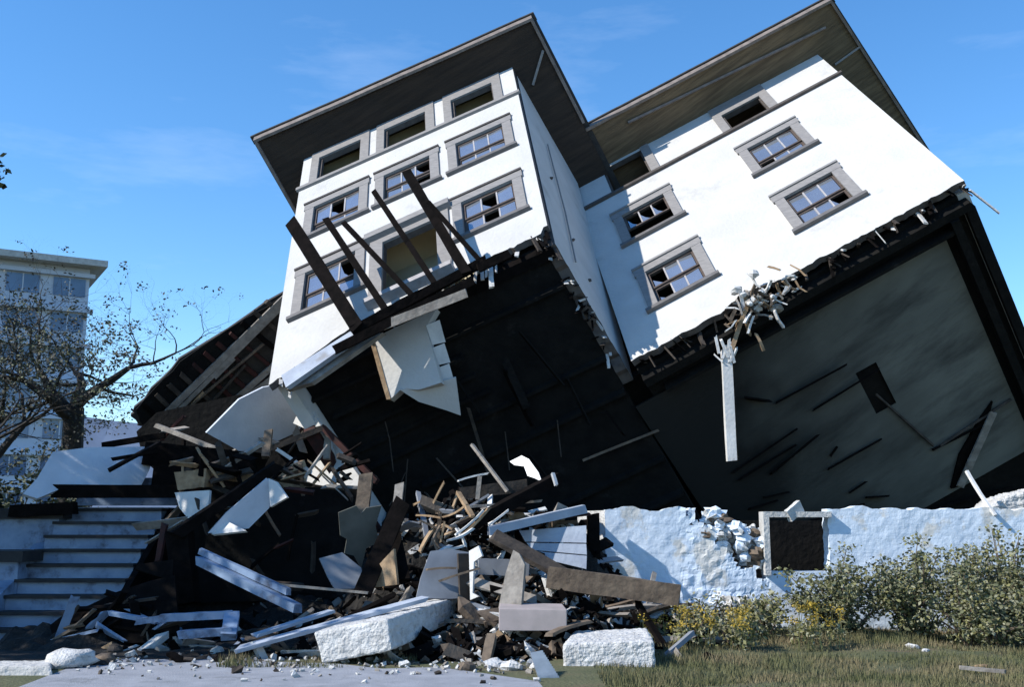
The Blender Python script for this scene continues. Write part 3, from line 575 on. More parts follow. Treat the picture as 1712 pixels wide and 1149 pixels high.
mb = MB(); nxs, nys = 150, 110
for j in range(nys):
    for i in range(nxs):
        x = -7.2 + 14 * i / (nxs - 1); y = 13.6 + 10 * j / (nys - 1); mb.v.append(Vector((x, y, hz(x, y))))
for j in range(nys - 1):
    for i in range(nxs - 1):
        k = (j * nxs + i, j * nxs + i + 1, (j + 1) * nxs + i + 1, (j + 1) * nxs + i)
        if max(mb.v[q].z for q in k) > -.025: mb.f.append(k); mb.mi.append(0)
heap = obj('rubble_heap', mb, M['rubble'], origin=(0, 17, 0)); tag(heap, 'dark heap of crushed rubble and dirt in front of the tilted house', 'rubble', kind='stuff')
random.seed(17); mb = MB()
for i in range(3800):
    if random.random() < .86: x = random.gauss(-.3, 1.1); y = random.uniform(14.2, 18.6)
    else: x = random.uniform(-6.0, 3.2); y = random.uniform(13.9, 19)
    h = hz(x, y)
    if h < 0 and random.random() < .75: continue
    s = random.uniform(.02, .13) * (1 if random.random() < .93 else 2.2)
    mb.m = random.choices(range(6), (.55, .14, .05, .08, .06, .12))[0]
    mb.shard((x, y, max(h, 0) + s * .12), (s * random.uniform(1, 4.2), s, s * random.uniform(.12, .5)))
tag(obj('crushed_debris', mb, [M['wood_black'], M['wood_brown'], M['paint_white'], M['concrete'], M['wood_tan'], M['wood_grey']], origin=(0, 17, 0)), 'crumbled bits of wood and plaster strewn over the rubble heap', 'debris', kind='stuff')

# ------------------------------------------------------------------ named debris, centre
def hull8(name, label, cat, near, far, m, bev=.0, group=None):
    mb = MB(); mb.hexa([P(*p) for p in near] + [P(*p) for p in far]); o = obj(name, mb, M[m])
    return tag(o, label, cat, group)
def add_bevel(o, w=.03, disp=0.0):
    b = o.modifiers.new('bevel', 'BEVEL'); b.width = w; b.segments = 2
    if disp:
        s = o.modifiers.new('sub', 'SUBSURF'); s.subdivision_type = 'SIMPLE'; s.levels = 5; s.render_levels = 5
        t = bpy.data.textures.new(o.name + '_rough', 'CLOUDS'); t.noise_scale = .09; t.noise_depth = 4
        d = o.modifiers.new('rough', 'DISPLACE'); d.texture = t; d.strength = disp * .6; d.texture_coords = 'GLOBAL'
o = hull8('concrete_block', 'long white concrete block lying on the driveway edge with dark shaded side', 'concrete block', ((524, 1058, 13.95), (648, 1036, 13.75), (655, 1089, 13.7), (538, 1112, 13.9)), ((655, 1012, 16.3), (762, 998, 16.1), (760, 1040, 16.0), (665, 1058, 16.2)), 'concrete_pale'); add_bevel(o, .03, .06)
o = hull8('concrete_block', 'squat pale concrete block with grey pitted front lying on the lawn', 'concrete block', ((940, 1078, 13.75), (1094, 1072, 13.7), (1096, 1124, 13.65), (942, 1130, 13.7)), ((958, 1056, 15.0), (1082, 1050, 15.0), (1084, 1092, 15.0), (960, 1096, 15.0)), 'concrete_pale'); add_bevel(o, .04, .08)
o = hull8('concrete_block', 'grey concrete slab cut by the bottom left corner of the photo', 'concrete block', ((-60, 1116, 12.9), (86, 1114, 12.9), (90, 1162, 12.8), (-60, 1164, 12.8)), ((-60, 1106, 13.7), (84, 1105, 13.7), (84, 1140, 13.7), (-60, 1140, 13.7)), 'concrete'); add_bevel(o, .03, .05)
mb = MB(); mb.rock(G(112, 1118) + Vector((0, .1, .08)), .26, (1.15, .8, .5), n=10); tag(obj('rock', mb, M['concrete_pale'], smooth=True), 'white rounded rock beside the grey slab at bottom left', 'rock')
mb = MB(); mb.rock(G(150, 1112) + Vector((.1, .25, .03)), .16, (1.2, .8, .5), n=8); tag(obj('rock', mb, M['wood_brown'], smooth=True), 'low brown stone just right of the white rounded rock', 'rock')
board('long_board', 'long pale blue board lying across the white concrete block', 'board', (400, 1086, 14.3), (712, 1001, 14.95), .22, .05, 'paint_blue', roll=.1)
board('pale_board', 'pale weathered board lying on the dirt left of the concrete block', 'board', (430, 1062, 14.8), (556, 1022, 15.4), .20, .04, 'paint_blue')
o = hull8('grey_box_panel', 'pinkish grey box shaped panel lying below the pointed grey post', 'panel', ((834, 1018, 14.8), (948, 1020, 14.75), (948, 1056, 14.7), (834, 1056, 14.75)), ((836, 1008, 15.3), (940, 1010, 15.3), (940, 1045, 15.3), (836, 1045, 15.3)), 'pink_panel'); add_bevel(o, .012)
sheet('pointed_post', 'tapered grey plank standing upright behind the pinkish box panel', 'plank', ((858, 920), (868, 926), (877, 944), (871, 1016), (833, 1018), (845, 960)), (855, 1000, 15.2), (-.3, -.9, .25), .09, 'wood_grey')
sheet('slate_sheet', 'slate grey sheet leaning upright in the middle of the rubble', 'panel', ((720, 922), (752, 918), (784, 924), (790, 960), (792, 1000), (750, 1002), (696, 1000), (704, 965)), (745, 960, 15.9), (.25, -.9, .3), .05, 'slate_panel')
sheet('slate_strip', 'narrow dark strip standing at the right edge of the slate sheet', 'panel', ((766, 926), (785, 926), (794, 1006), (770, 1008)), (780, 960, 15.82), (.5, -.8, .1), .04, 'wood_dark')
sheet('white_strip', 'white peeling strip upright right of the slate sheet', 'board', ((784, 922), (800, 913), (806, 930), (792, 940), (790, 992), (800, 998), (786, 1004)), (792, 960, 15.7), (-.5, -.8, .1), .04, 'paint_white')
sheet('green_sheet', 'dull green grey sheet hanging folded at the left of the rubble', 'panel', ((566, 858), (596, 846), (604, 860), (612, 850), (638, 846), (628, 880), (634, 906), (612, 918), (604, 952), (592, 930), (576, 926), (580, 902), (569, 896)), (600, 900, 16.9), (.3, -.9, -.2), .04, 'green_panel')
sheet('blue_scrap', 'dark blue grey sheet lying below the dull green sheet', 'panel', ((534, 934), (572, 924), (604, 950), (612, 984), (560, 986), (548, 965)), (570, 955, 16.5), (.2, -.8, .4), .04, 'slate_panel')
sheet('tan_sheet', 'brown wedge shaped board leaning beside the long black plank', 'board', ((618, 984), (634, 944), (658, 918), (664, 978)), (640, 960, 16.2), (-.5, -.85, .1), .05, 'wood_tan')
board('black_plank', 'long black plank leaning steeply over the middle of the rubble', 'plank', (606, 992, 16.0), (672, 842, 16.9), .26, .06, 'wood_black', up=(0, -1, .2))
board('black_plank', 'short black plank leaning right of the brown wedge board', 'plank', (672, 972, 16.4), (652, 880, 17.0), .26, .07, 'wood_black', up=(0, -1, .2))
board('stub_post', 'grey brown post standing under the tip of the red beam', 'post', (604, 868, 17.6), (612, 796, 17.8), .22, .16, 'wood_brown')
board('stub_post', 'grey stub post standing at the head of the long black plank', 'post', (662, 872, 17.2), (668, 812, 17.5), .14, .10, 'wood_grey')
board('charred_beam', 'thick charred beam pointing up to the right across the rubble', 'beam', (774, 884, 16.9), (932, 800, 17.9), .20, .18, 'wood_black')
board('thin_stick', 'thin pale stick leaning up out of the rubble into the dark', 'stick', (848, 822, 17.9), (789, 744, 18.5), .05, .05, 'wood_grey')
board('tan_stick', 'short yellowish stick lying against the charred beam', 'stick', (790, 864, 16.8), (766, 824, 17.2), .07, .05, 'wood_tan')
board('cross_board', 'grey horizontal board behind the charred beam', 'board', (770, 826, 18.0), (880, 812, 18.2), .06, .20, 'wood_dark')
board('cross_board', 'thin grey board lying level below the charred beam', 'board', (782, 848, 17.6), (905, 838, 17.8), .10, .04, 'wood_grey')
board('upright_stub', 'small grey upright stub standing on the grey horizontal board', 'stub', (798, 836, 17.9), (802, 798, 17.9), .07, .06, 'wood_grey')
sheet('curled_scrap', 'white curled metal scrap at the right end of the charred beam', 'scrap', ((852, 772), (872, 762), (884, 768), (900, 790), (906, 806), (894, 800), (882, 796), (876, 780), (860, 778)), (880, 785, 18.0), (-.4, -.8, .3), .03, 'metal_sheet')
board('hook_rod', 'thin grey hooked rod beside the white curled scrap', 'rod', (930, 812, 17.6), (924, 792, 17.7), .05, .05, 'metal_sheet')
# siding panel with three boards
sp = thing('siding_panel', 'pale blue siding panel of three boards leaning right of the rubble', 'panel', P(930, 945, 17.2)); p0 = P(930, 920, 17.2); n0 = Vector((-.15, -.95, .25)).normalized()
for k, q in enumerate((((868, 888), (980, 879), (980, 908), (878, 906)), ((880, 908), (980, 910), (981, 928), (890, 920)), ((892, 922), (981, 930), (980, 952), (905, 934)))):
    mb = MB(); mb.slab([on_plane(x, y, p0 + n0 * .01 * k, n0) for x, y in q], -n0 * .04); obj('siding_board', mb, M['paint_blue'], sp)
board('blue_beam', 'pale blue beam resting along the top of the siding panel', 'beam', (818, 888, 16.9), (974, 852, 17.5), .20, .13, 'paint_blue')
board('flat_board', 'thin white board laid level below the pale blue beam', 'board', (870, 872, 17.2), (985, 860, 17.6), .10, .05, 'wood_red')
board('low_siding', 'slate blue board half buried left of the siding panel', 'board', (800, 948, 16.6), (884, 950, 16.6), .05, .24, 'slate_panel')
sheet('corner_post', 'dark corner board standing between siding panel and blue foundation', 'post', ((984, 862), (1002, 858), (1004, 960), (986, 958)), (990, 910, 17.6), (.2, -.97, 0), .12, 'wood_black')
board('dark_plank', 'dark plank sloping down from the rubble in front of the siding panel', 'plank', (826, 896, 16.2), (950, 966, 15.9), .30, .07, 'wood_dark', roll=.4)
board('brown_beam', 'thick brown beam lying along the foot of the blue foundation', 'beam', (918, 965, 15.9), (1135, 996, 15.7), .26, .30, 'wood_brown', jag=.2)
# corrugated sheet
mb = MB(); q = [P(886, 1092, 13.1), P(906, 1088, 13.15), P(940, 1142, 12.6), P(906, 1152, 12.5)]; nseg = 14; rows = []
nrm = (q[1] - q[0]).cross(q[3] - q[0]).normalized()
for i in range(nseg * 3 + 1):
    t = i / (nseg * 3); off = nrm * .022 * math.sin(t * nseg * 2 * math.pi); rows.append((q[0].lerp(q[3], t) + off, q[1].lerp(q[2], t) + off))
for i in range(len(rows) - 1): mb.slab([rows[i][0], rows[i][1], rows[i + 1][1], rows[i + 1][0]], nrm * .006)
tag(obj('corrugated_sheet', mb, M['metal_sheet']), 'small white corrugated metal sheet lying at the grass edge', 'metal sheet')
# tangle of orange wood in the heart of the rubble
random.seed(31)
for i in range(26):
    px = random.gauss(752, 24); py = random.gauss(884, 34); Y = 16.6 + (900 - py) / 60; L = random.uniform(.15, .55); p = P(px, py, Y)
    d = Vector((random.uniform(-1, 1), random.uniform(-.5, .5), random.uniform(-.8, .8))).normalized()
    mb = MB(); mb.plank(p, p + d * L, random.uniform(.03, .09), .03, seg=4, bend=random.uniform(-.07, .07), jag=.9)
    tag(obj('wood_splinter', mb, M[random.choice(('wood_tan', 'wood_tan', 'wood_brown', 'paint_white'))]), 'torn splinter of orange or pale wood in the tangle at the centre of the rubble', 'splinter', 'splinters in the central tangle')
random.seed(41)
for i in range(58):
    x = random.uniform(-2.2, 2.9); y = random.uniform(14.6, 18.2); h = max(hz(x, y), 0) + .06; L = random.uniform(.3, 1.2); a = random.uniform(0, math.pi)
    d = Vector((math.cos(a), math.sin(a) * .6, random.uniform(-.25, .5))).normalized()
    c = Vector((x, y, h + abs(d.z) * L * .3)); mb = MB(); mb.plank(c - d * L / 2, c + d * L / 2, random.uniform(.05, .16), random.uniform(.025, .06), roll=random.uniform(-.8, .8), seg=4, bend=random.uniform(-.05, .05), jag=.7)
    tag(obj('broken_board', mb, M[random.choice(('wood_black', 'wood_dark', 'wood_grey', 'wood_brown', 'paint_white', 'wood_grey', 'slate_panel'))]), 'broken board strewn over the rubble heap below the tilted house', 'board', 'broken boards over the rubble')
random.seed(43)
for i in range(30):
    px = random.uniform(770, 1040); py = random.uniform(1000, 1125) if px < 930 else random.uniform(1000, 1050); p = G(px, py); mb = MB()
    mb.rock(p + Vector((0, 0, .03)), random.uniform(.05, .15), (1.3, 1, .6), n=5)
    tag(obj('rubble_stone', mb, M[random.choice(('concrete_pale', 'concrete', 'wood_brown', 'concrete'))]), 'loose lump of broken masonry on the dirt in front of the rubble', 'stone', 'masonry lumps on the dirt')
board('rust_strip', 'rusty brown strip curled beside the squat pale concrete block', 'strip', (918, 1062, 14.5), (985, 1040, 15.0), .12, .04, 'wood_brown', bend=.03)
board('ground_timber', 'short brown timber standing in dirt between the two concrete blocks', 'timber', (812, 1112, 14.0), (822, 1066, 14.3), .12, .10, 'wood_brown')

# ------------------------------------------------------------------ left: steps, cheek walls, slab
st = thing('front_steps', 'white front steps, coloured as in blue shade, climbing to a landing at the left', 'steps', P(170, 1050, 17.0))
NS = 9; Y0, Y1 = 16.1, 18.9; Z1 = 2.0
xl0, xl1, xr = -7.7, -7.35, -5.95
for i in range(NS):
    z0 = Z1 * i / NS; z1 = Z1 * (i + 1) / NS; y = Y0 + (Y1 - Y0) * i / NS; xl = -7.67; xrr = -5.98
    mb = MB(); f = lambda u, v, w: Vector((u, w, v)); mb.box(f, xl, xrr, 0, z1 - .05, y, y + .35); obj('riser', mb, M['shade_blue_white'], st)
    mb = MB(); mb.box(f, xl, xrr + .02, z1 - .048, z1, y - .07, y + .38); obj('tread', mb, M['coping'], st)
mb = MB(); mb.slab([Vector((-5.95, Y0 - .1, 0)), Vector((-5.95, Y1, 0)), Vector((-5.95, Y1, Z1)), Vector((-5.95, Y0 - .1, .26))], Vector((.1, 0, 0))); obj('side_board', mb, M['wood_black'], st)
mb = MB(); mb.box(f, -7.6, -5.98, 0, Z1 + .02, Y1 + .02, 21.2); obj('landing', mb, M['shade_blue_white'], st)
mb = MB(); mb.box(f, -7.75, -5.98, Z1 + .06, Z1 + .55, Y1 + .45, Y1 + .6); obj('back_riser', mb, M['shade_blue_white'], st)
mb = MB(); mb.slab([Vector((-7.95, Y0 - .3, -.05)), Vector((-7.95, Y1 + .3, -.05)), Vector((-7.95, Y1 + .3, 1.82)), Vector((-7.95, Y0 - .3, .36))], Vector((.275, 0, 0))); obj('cheek_wall', mb, M['shade_blue_white'], st)
def cheek(label, x0, x1, y0, y1, h):
    mb = MB(); mb.box(f, x0, x1, 0, h, y0, y1); c = thing('step_pier', label, 'pier', ((x0 + x1) / 2, (y0 + y1) / 2, 0)); obj('pier_body', mb, M['shade_blue_white'], c)
    mb = MB(); mb.box(f, x0 - .1, x1 + .1, h + .002, h + .17, y0 - .1, y1 + .1); obj('coping', mb, M['coping'], c)
cheek('upper white step pier with black coping beside the top of the steps', -8.62, -7.6, 18.3, 19.3, 1.82)
cheek('lower white step pier with black coping cut by the left edge of the photo', -9.4, -7.64, 17.0, 18.0, 1.15)
sheet('shade_board', 'black board added as shade over the right end of the lower steps', 'board', ((292, 962), (250, 972), (196, 990), (150, 1012), (104, 1030), (58, 1066), (180, 1078), (300, 1072)), (200, 1030, 15.85), (-.1, -.8, .55), .06, 'wood_black')  # black sheet stands in for the shade that hides the lower steps
sheet('shade_board', 'narrow black board added as shade before the middle of the front steps', 'board', ((290, 936), (230, 944), (226, 952), (288, 972)), (260, 950, 16.4), (-.1, -.85, .5), .05, 'wood_black')
random.seed(91)
for i in range(22):
    px = random.uniform(90, 300); py = random.uniform(max(965, 1062 - (px - 58) * .42), 1066); p = P(px, py, 15.62 + (1066 - py) * .004); L = random.uniform(.2, .9); a = random.gauss(.5, .6); d = Vector((math.cos(a), -.1, math.sin(a) * .8)).normalized()
    mb = MB(); mb.plank(p - d * L / 2, p + d * L / 2, random.uniform(.04, .14), .04, seg=3, jag=.9, roll=random.uniform(-.8, .8))
    tag(obj('broken_board', mb, M[random.choice(('wood_black', 'wood_black', 'wood_dark', 'shade_blue_white', 'wood_dark', 'wood_brown'))]), 'broken board lying over the black shade boards at the foot of the steps', 'board', 'broken boards at the foot of the steps')
# dark bulk to the right of the steps and fallen slab above
board('newel_post', 'thick black post standing at the right end of the steps', 'post', (312, 1010, 17.0), (300, 890, 17.2), .34, .34, 'wood_black', jag=.1)
sheet('fallen_slab', 'grey blue roof slab lying level above the front steps', 'roof slab', ((38, 826), (62, 800), (88, 756), (150, 748), (262, 747), (250, 785), (236, 812), (160, 812), (100, 818), (62, 834)), (150, 790, 18.6), (.45, -.75, .48), .07, 'roof_sheet')
board('slab_edge', 'black beam under the front edge of the fallen roof slab', 'beam', (95, 822, 18.3), (300, 822, 18.5), .22, .22, 'wood_black')
board('slab_edge', 'black beam under the left end of the fallen roof slab', 'beam', (20, 855, 18.1), (125, 850, 18.2), .16, .20, 'wood_black')
for i, (lab, a, b, w, h, m) in enumerate((
    ('wide black board leaning over the right end of the fallen slab', (184, 786, 18.2), (264, 742, 18.8), .17, .05, 'wood_black'),
    ('black board lying just above the wide leaning board', (190, 768, 18.5), (262, 756, 18.6), .16, .05, 'wood_black'),
    ('dark timber poking out behind the far edge of the fallen slab', (172, 745, 19.5), (275, 728, 19.6), .14, .10, 'wood_black'),
    ('long black timber slanting up from the steps to the wreckage', (294, 894, 17.0), (462, 780, 17.9), .22, .16, 'wood_black'),
    ('grey rail curving over the wreckage below the fallen porch roof', (262, 712, 20.2), (410, 770, 19.6), .10, .08, 'wood_grey'),
    ('thick black timber lying in the wreckage above the steps', (255, 760, 19.3), (430, 778, 19.2), .5, .42, 'wood_black'),
    ('second black timber lying lower in the wreckage above the steps', (262, 795, 18.9), (420, 800, 18.9), .3, .36, 'wood_black'),
    ('pale tan batten lying across the wreckage above the white panel', (330, 792, 18.4), (420, 800, 18.4), .10, .16, 'wood_tan'),
    ('tan block end beside the small bright white panel', (302, 805, 18.2), (345, 800, 18.2), .2, .30, 'wood_tan'),
    ('tan batten under the white triangular wall remnant', (420, 812, 18.8), (510, 806, 19.2), .12, .18, 'wood_tan'),
    ('pale broken batten slanting left of the white triangular remnant', (463, 752, 19.0), (520, 790, 19.2), .07, .06, 'paint_white'),
    ('pointed brown stake standing up below the grey blue sheet', (444, 765, 19.0), (449, 722, 19.2), .14, .09, 'wood_brown'),
    ('tan stub crossing the pale broken batten', (470, 790, 18.9), (506, 776, 19.1), .2, .12, 'wood_tan'),
    ('upper white rail, coloured as in blue shade, of the fallen railing right of the steps', (335, 922, 16.6), (482, 990, 15.8), .09, .09, 'shade_blue_white'),
    ('lower wider white rail, coloured as in blue shade, of the fallen railing right of the steps', (334, 938, 16.5), (497, 1018, 15.6), .16, .12, 'shade_blue_white'),
    ('thin pale rod lying in shade left of the middle rubble', (466, 978, 15.9), (615, 992, 15.9), .035, .035, 'wood_grey'),
    ('grey splintered board beside the white fallen doorframe', (186, 1026, 15.4), (262, 1040, 15.2), .10, .06, 'shade_blue_white'))):
    board(('timber', 'rail', 'batten')[0 if 'timber' in lab or 'black' in lab else (1 if 'rail' in lab else 2)], lab, 'timber', a, b, w, h, m)
sheet('white_board', 'small bright white panel standing in the wreckage above the steps', 'panel', ((292, 824), (350, 820), (348, 852), (332, 864), (318, 872), (300, 850)), (320, 845, 17.9), (-.5, -.85, .2), .05, 'paint_white')
sheet('tilted_board', 'grey blue board panel tilted beside the long black timber', 'panel', ((348, 892), (378, 858), (446, 800), (462, 812), (450, 850), (416, 884)), (405, 850, 17.4), (.4, -.86, -.1), .05, 'roof_sheet')
sheet('white_flap', 'white triangular flap at the right edge of the grey blue board panel', 'panel', ((448, 800), (462, 806), (480, 832), (452, 848)), (460, 825, 17.35), (-.6, -.75, .2), .04, 'paint_white')
sheet('white_wedge', 'white wedge lying under the grey blue board panel', 'panel', ((350, 890), (380, 872), (412, 888), (356, 894)), (380, 885, 17.2), (-.3, -.7, .6), .04, 'paint_white')
sheet('dark_backdrop', 'black backdrop slab added as darkness below the dark porch roof', 'wall', ((228, 722), (262, 690), (400, 660), (545, 700), (606, 815), (300, 822), (240, 770)), (450, 760, 21.9), (0, -1, .05), .12, 'near_black')  # black slab added to fill the hollow with darkness
# black sheet added to stand in for the dark void right of the steps
sheet('void_backdrop', 'black sheet added as the dark void behind the fallen railing', 'wall', ((300, 812), (480, 815), (604, 815), (612, 1000), (300, 1010)), (450, 900, 18.6), (0, -1, .05), .12, 'near_black')
# fallen door frame
df = thing('fallen_frame', 'white fallen doorframe lying in the shade before the steps', 'frame', P(310, 1080, 14.9))
for a, b, w, h in (((270, 1034, 14.9), (388, 1028, 15.1), .14, .10), ((388, 1028, 15.1), (382, 1066, 14.6), .20, .12), ((230, 1040, 14.9), (275, 1034, 14.9), .12, .08), ((300, 1062, 14.6), (384, 1056, 14.7), .20, .10)):
    mb = MB(); mb.plank(P(*a), P(*b), w, h); obj('frame_board', mb, M['shade_blue_white'], df)
random.seed(51)
for i in range(42):
    px = random.uniform(150, 500); py = random.uniform(1000, 1098); p = G(px, py); L = random.uniform(.15, .6); a = random.uniform(0, 3.14); d = Vector((math.cos(a), math.sin(a), random.uniform(-.05, .15))).normalized(); mb = MB()
    if i % 3: mb.plank(p + Vector((0, 0, .05)), p + Vector((0, 0, .06)) + d * L, random.uniform(.05, .14), .04, seg=3, jag=.7)
    else: mb.rock(p + Vector((0, 0, .04)), random.uniform(.06, .16), n=5)
    tag(obj('shaded_debris', mb, M[random.choice(('shade_blue_white', 'wood_black', 'paint_blue', 'wood_grey', 'concrete', 'wood_dark'))]), 'small broken piece lying on shaded ground between the steps and driveway', 'debris', 'broken pieces on the shaded ground')
random.seed(57)
for i in range(44):
    px = random.uniform(265, 600); py = random.uniform(715, 985); Y = 18.45 if py > 815 else 21.3; 
    if py > 880 and random.random() < .4: continue
    p = P(px, py, Y - random.random() * .9); L = random.uniform(.25, 1.1); a = random.gauss(.35, .7); d = Vector((math.cos(a), random.uniform(-.3, .3), math.sin(a))).normalized()
    mb = MB(); mb.plank(p - d * L / 2, p + d * L / 2, random.uniform(.04, .16), random.uniform(.02, .06), seg=4, jag=.9, roll=random.uniform(-1, 1), bend=random.uniform(-.03, .03))
    tag(obj('broken_board', mb, M[random.choice(('wood_black', 'wood_dark', 'wood_dark', 'wood_brown', 'wood_grey', 'wood_red'))]), 'broken board caught in the dark wreckage between steps and tower', 'board', 'broken boards in the dark wreckage')
random.seed(59)
for i in range(40):
    px = random.uniform(300, 606); py = 785 + random.gauss(0, 16) + (px - 450) * .02; p = P(px, py, 18.35 - random.random() * .3); L = random.uniform(.15, .7); a = random.gauss(.2, .6); d = Vector((math.cos(a), random.uniform(-.3, .3), math.sin(a))).normalized()
    mb = MB(); mb.plank(p - d * L / 2, p + d * L / 2, random.uniform(.03, .15), random.uniform(.02, .06), seg=3, jag=.9, roll=random.uniform(-1, 1))
    tag(obj('torn_batten', mb, M[random.choice(('wood_tan', 'wood_dark', 'wood_dark', 'wood_brown', 'wood_black', 'wood_grey', 'wood_black'))]), 'torn batten in the jumble under the grey sheet above the black hollow', 'batten', 'torn battens above the hollow')
random.seed(58); mb = MB()
for i in range(420):
    px = random.uniform(120, 900); py = 1096 + abs(random.gauss(0, 16)); p = G(px, py, .01); sz = random.uniform(.012, .05) * (1 if random.random() < .9 else 1.8); mb.m = random.randrange(4)
    mb.shard(p + Vector((0, 0, sz * .2)), (sz * 1.6, sz, sz * .6))
tag(obj('grit', mb, [M['concrete'], M['wood_dark'], M['concrete_pale'], M['wood_grey']], origin=(0, 13, 0)), 'grit and small chips scattered along the edge of the driveway', 'grit', kind='stuff')
# ------------------------------------------------------------------ right: foundation wall
YF = 18.4
xa = P(1012, 900, YF).x; xb = 13.5; ztop = P(1200, 852, YF).z
wx0, wx1 = P(1277, 900, YF).x, P(1386, 900, YF).x; wz0, wz1 = P(1277, 957, YF).z, P(1277, 858, YF).z
bx0, bx1 = P(1178, 900, YF).x, P(1276, 900, YF).x
fw = thing('foundation_wall', 'pale blue peeling masonry foundation wall, broken beside its basement window', 'wall', ((xa + xb) / 2, YF, 0))
def brk(x, z):                                             # crumbled gap left of the basement window
    if not (bx0 - .3 < x < bx1 + .02): return False
    t = (x - bx0) / (bx1 - bx0); lim = ztop - (.15 + 1.0 * max(0, t) ** .7) + .5 * noise.noise(Vector((x * 4.1, z * 4.1, 9))) + .2 * noise.noise(Vector((x * 11, z * 11, 2)))
    return z > lim
step = .04; nxf = int((xb - xa) / step); nzf = int((ztop + .3) / step); mb = MB(); ids = {}
def fvid(i, j, b):
    k = (i, j, b)
    if k not in ids:
        x = xa + i * step; z = -.25 + j * step; y = YF + b * .34 + .018 * noise.noise(Vector((x * 1.6, z * 1.6, 0))) + .006 * noise.noise(Vector((x * 6, z * 6, 0)))
        if j == nzf: z += .09 * noise.noise(Vector((x * 2.3, 0, 5))) + .03 * noise.noise(Vector((x * 9, 0, 5)))
        jx = .05 if bx0 - .3 < x < wx0 - .02 else .0; ids[k] = len(mb.v); mb.v.append(Vector((x + .02 * noise.noise(Vector((x * 9, z * 9, 7))) + jx * noise.noise(Vector((x * 23, z * 23, 1))), y + .022 * (noise.noise(Vector((x * 9, z * 9, 3))) if bx0 - .4 < x < bx1 + .1 else 0), z + jx * noise.noise(Vector((x * 23, z * 23, 8))))))
    return ids[k]
cell = {}
for i in range(nxf):
    for j in range(nzf):
        x = xa + (i + .5) * step; z = -.25 + (j + .5) * step
        cell[i, j] = not (wx0 < x < wx1 and wz0 < z < wz1 + .5) and not brk(x, z)
for (i, j), s in cell.items():
    if not s: continue
    A = (i, j), (i + 1, j), (i + 1, j + 1), (i, j + 1)
    mb.f.append(tuple(fvid(a, b, 0) for a, b in A)); mb.f.append(tuple(fvid(a, b, 1) for a, b in A[::-1]))
    for k, nb in ((0, (i, j - 1)), (1, (i + 1, j)), (2, (i, j + 1)), (3, (i - 1, j))):
        if not cell.get(nb): p, q2 = A[k], A[(k + 1) % 4]; mb.f.append((fvid(*p, 0), fvid(*p, 1), fvid(*q2, 1), fvid(*q2, 0)))
mb.mi = [0] * len(mb.f); obj('masonry', mb, M['foundation'], fw)
mb = MB(); ft = .075
for a in ((wx0 - .02, wx0 + ft, wz0 - .05, wz1 - ft), (wx0 - .02, wx1 + .03, wz1 - ft + .001, wz1 + .02)): mb.box(f, *a, YF - .12, YF + .22)
obj('window_frame', mb, M['concrete'], fw)
mb = MB(); mb.box(f, wx0 - 1.6, wx1 + .5, -.2, wz1 - .12, YF + 1.1, YF + 1.2); obj('cellar_wall', mb, M['near_black'], fw)
mb = MB(); mb.plank(P(1320, 862, YF - .1), P(1338, 846, YF), .10, .2, jag=.5); obj('frame_scrap', mb, M['concrete'], fw)
# left return of the foundation wall
mb = MB(); mb.slab([Vector((xa - .42, YF + .75, -.1)), Vector((xa - .001, YF + .02, -.1)), Vector((xa - .001, YF + .02, ztop - .02)), Vector((xa - .42, YF + .75, ztop - .02))], Vector((.3, .2, 0))); obj('return_wall', mb, M['concrete_pale'], fw)
random.seed(61)
for i in range(78):
    px = random.uniform(1176, 1274); py = random.uniform(850 + (px - 1176) * .35, 900 + (px - 1176) * .62) if i < 56 else random.uniform(960, 1035)
    z_on = P(px, py, YF - .05)
    if i < 56: p = P(px, py, YF + .05 + random.random() * .3)
    else: p = Vector((z_on.x, YF - .35 - random.random() * .5, random.uniform(.1, .6)))
    mb = MB(); mb.rock(p, random.uniform(.05, .15), (1.3, .9, .8), rough=.9, n=6)
    tag(obj('masonry_lump', mb, M[random.choice(('concrete_pale', 'foundation', 'concrete', 'foundation', 'wood_brown'))]), 'broken masonry lump in the crumbled gap of the blue foundation', 'stone', 'masonry lumps in the foundation gap')
mb = MB()
mb.slab([P(x, y, 19.2) for x, y in ((1640, 868), (1668, 838), (1700, 826), (1760, 812), (1830, 810), (1830, 900), (1640, 900))], Vector((0, .8, 0))); o = tag(obj('stone_heap', mb, M['concrete']), 'grey stone heap behind the right end of the blue foundation', 'stone'); add_bevel(o, .04, .16)
board('white_rod', 'thin white rod leaning over the right end of the blue foundation', 'rod', (1664, 862, 18.3), (1616, 788, 19.0), .05, .05, 'paint_white', bend=-.02)
pole = board('hanging_post', 'white peeling post hanging upright from the wing, splintered at its top', 'post', (1223, 768, 20.1), (1214, 588, 20.15), .18, .16, 'paint_white', jag=.5)
random.seed(8); mb = MB()
for i in range(9):
    p = P(random.uniform(1202, 1228), random.uniform(590, 606), 20.05); mb.plank(p, p + Vector((random.uniform(-.15, .1), random.uniform(-.1, .1), random.uniform(.1, .4))), .05, .03, seg=2, jag=.9)
o = obj('splintered_top', mb, M['paint_white'], pole)
board('loose_lath', 'pale lath dangling between the hanging post and the wing', 'lath', (1222, 590, 20.1), (1250, 510, 20.2), .08, .04, 'wood_tan', bend=.1)
board('broken_strip', 'thin white strip poking out of the right wing edge against the sky', 'strip', (1622, 318, 20.3), (1670, 356, 20.3), .05, .03, 'paint_white')

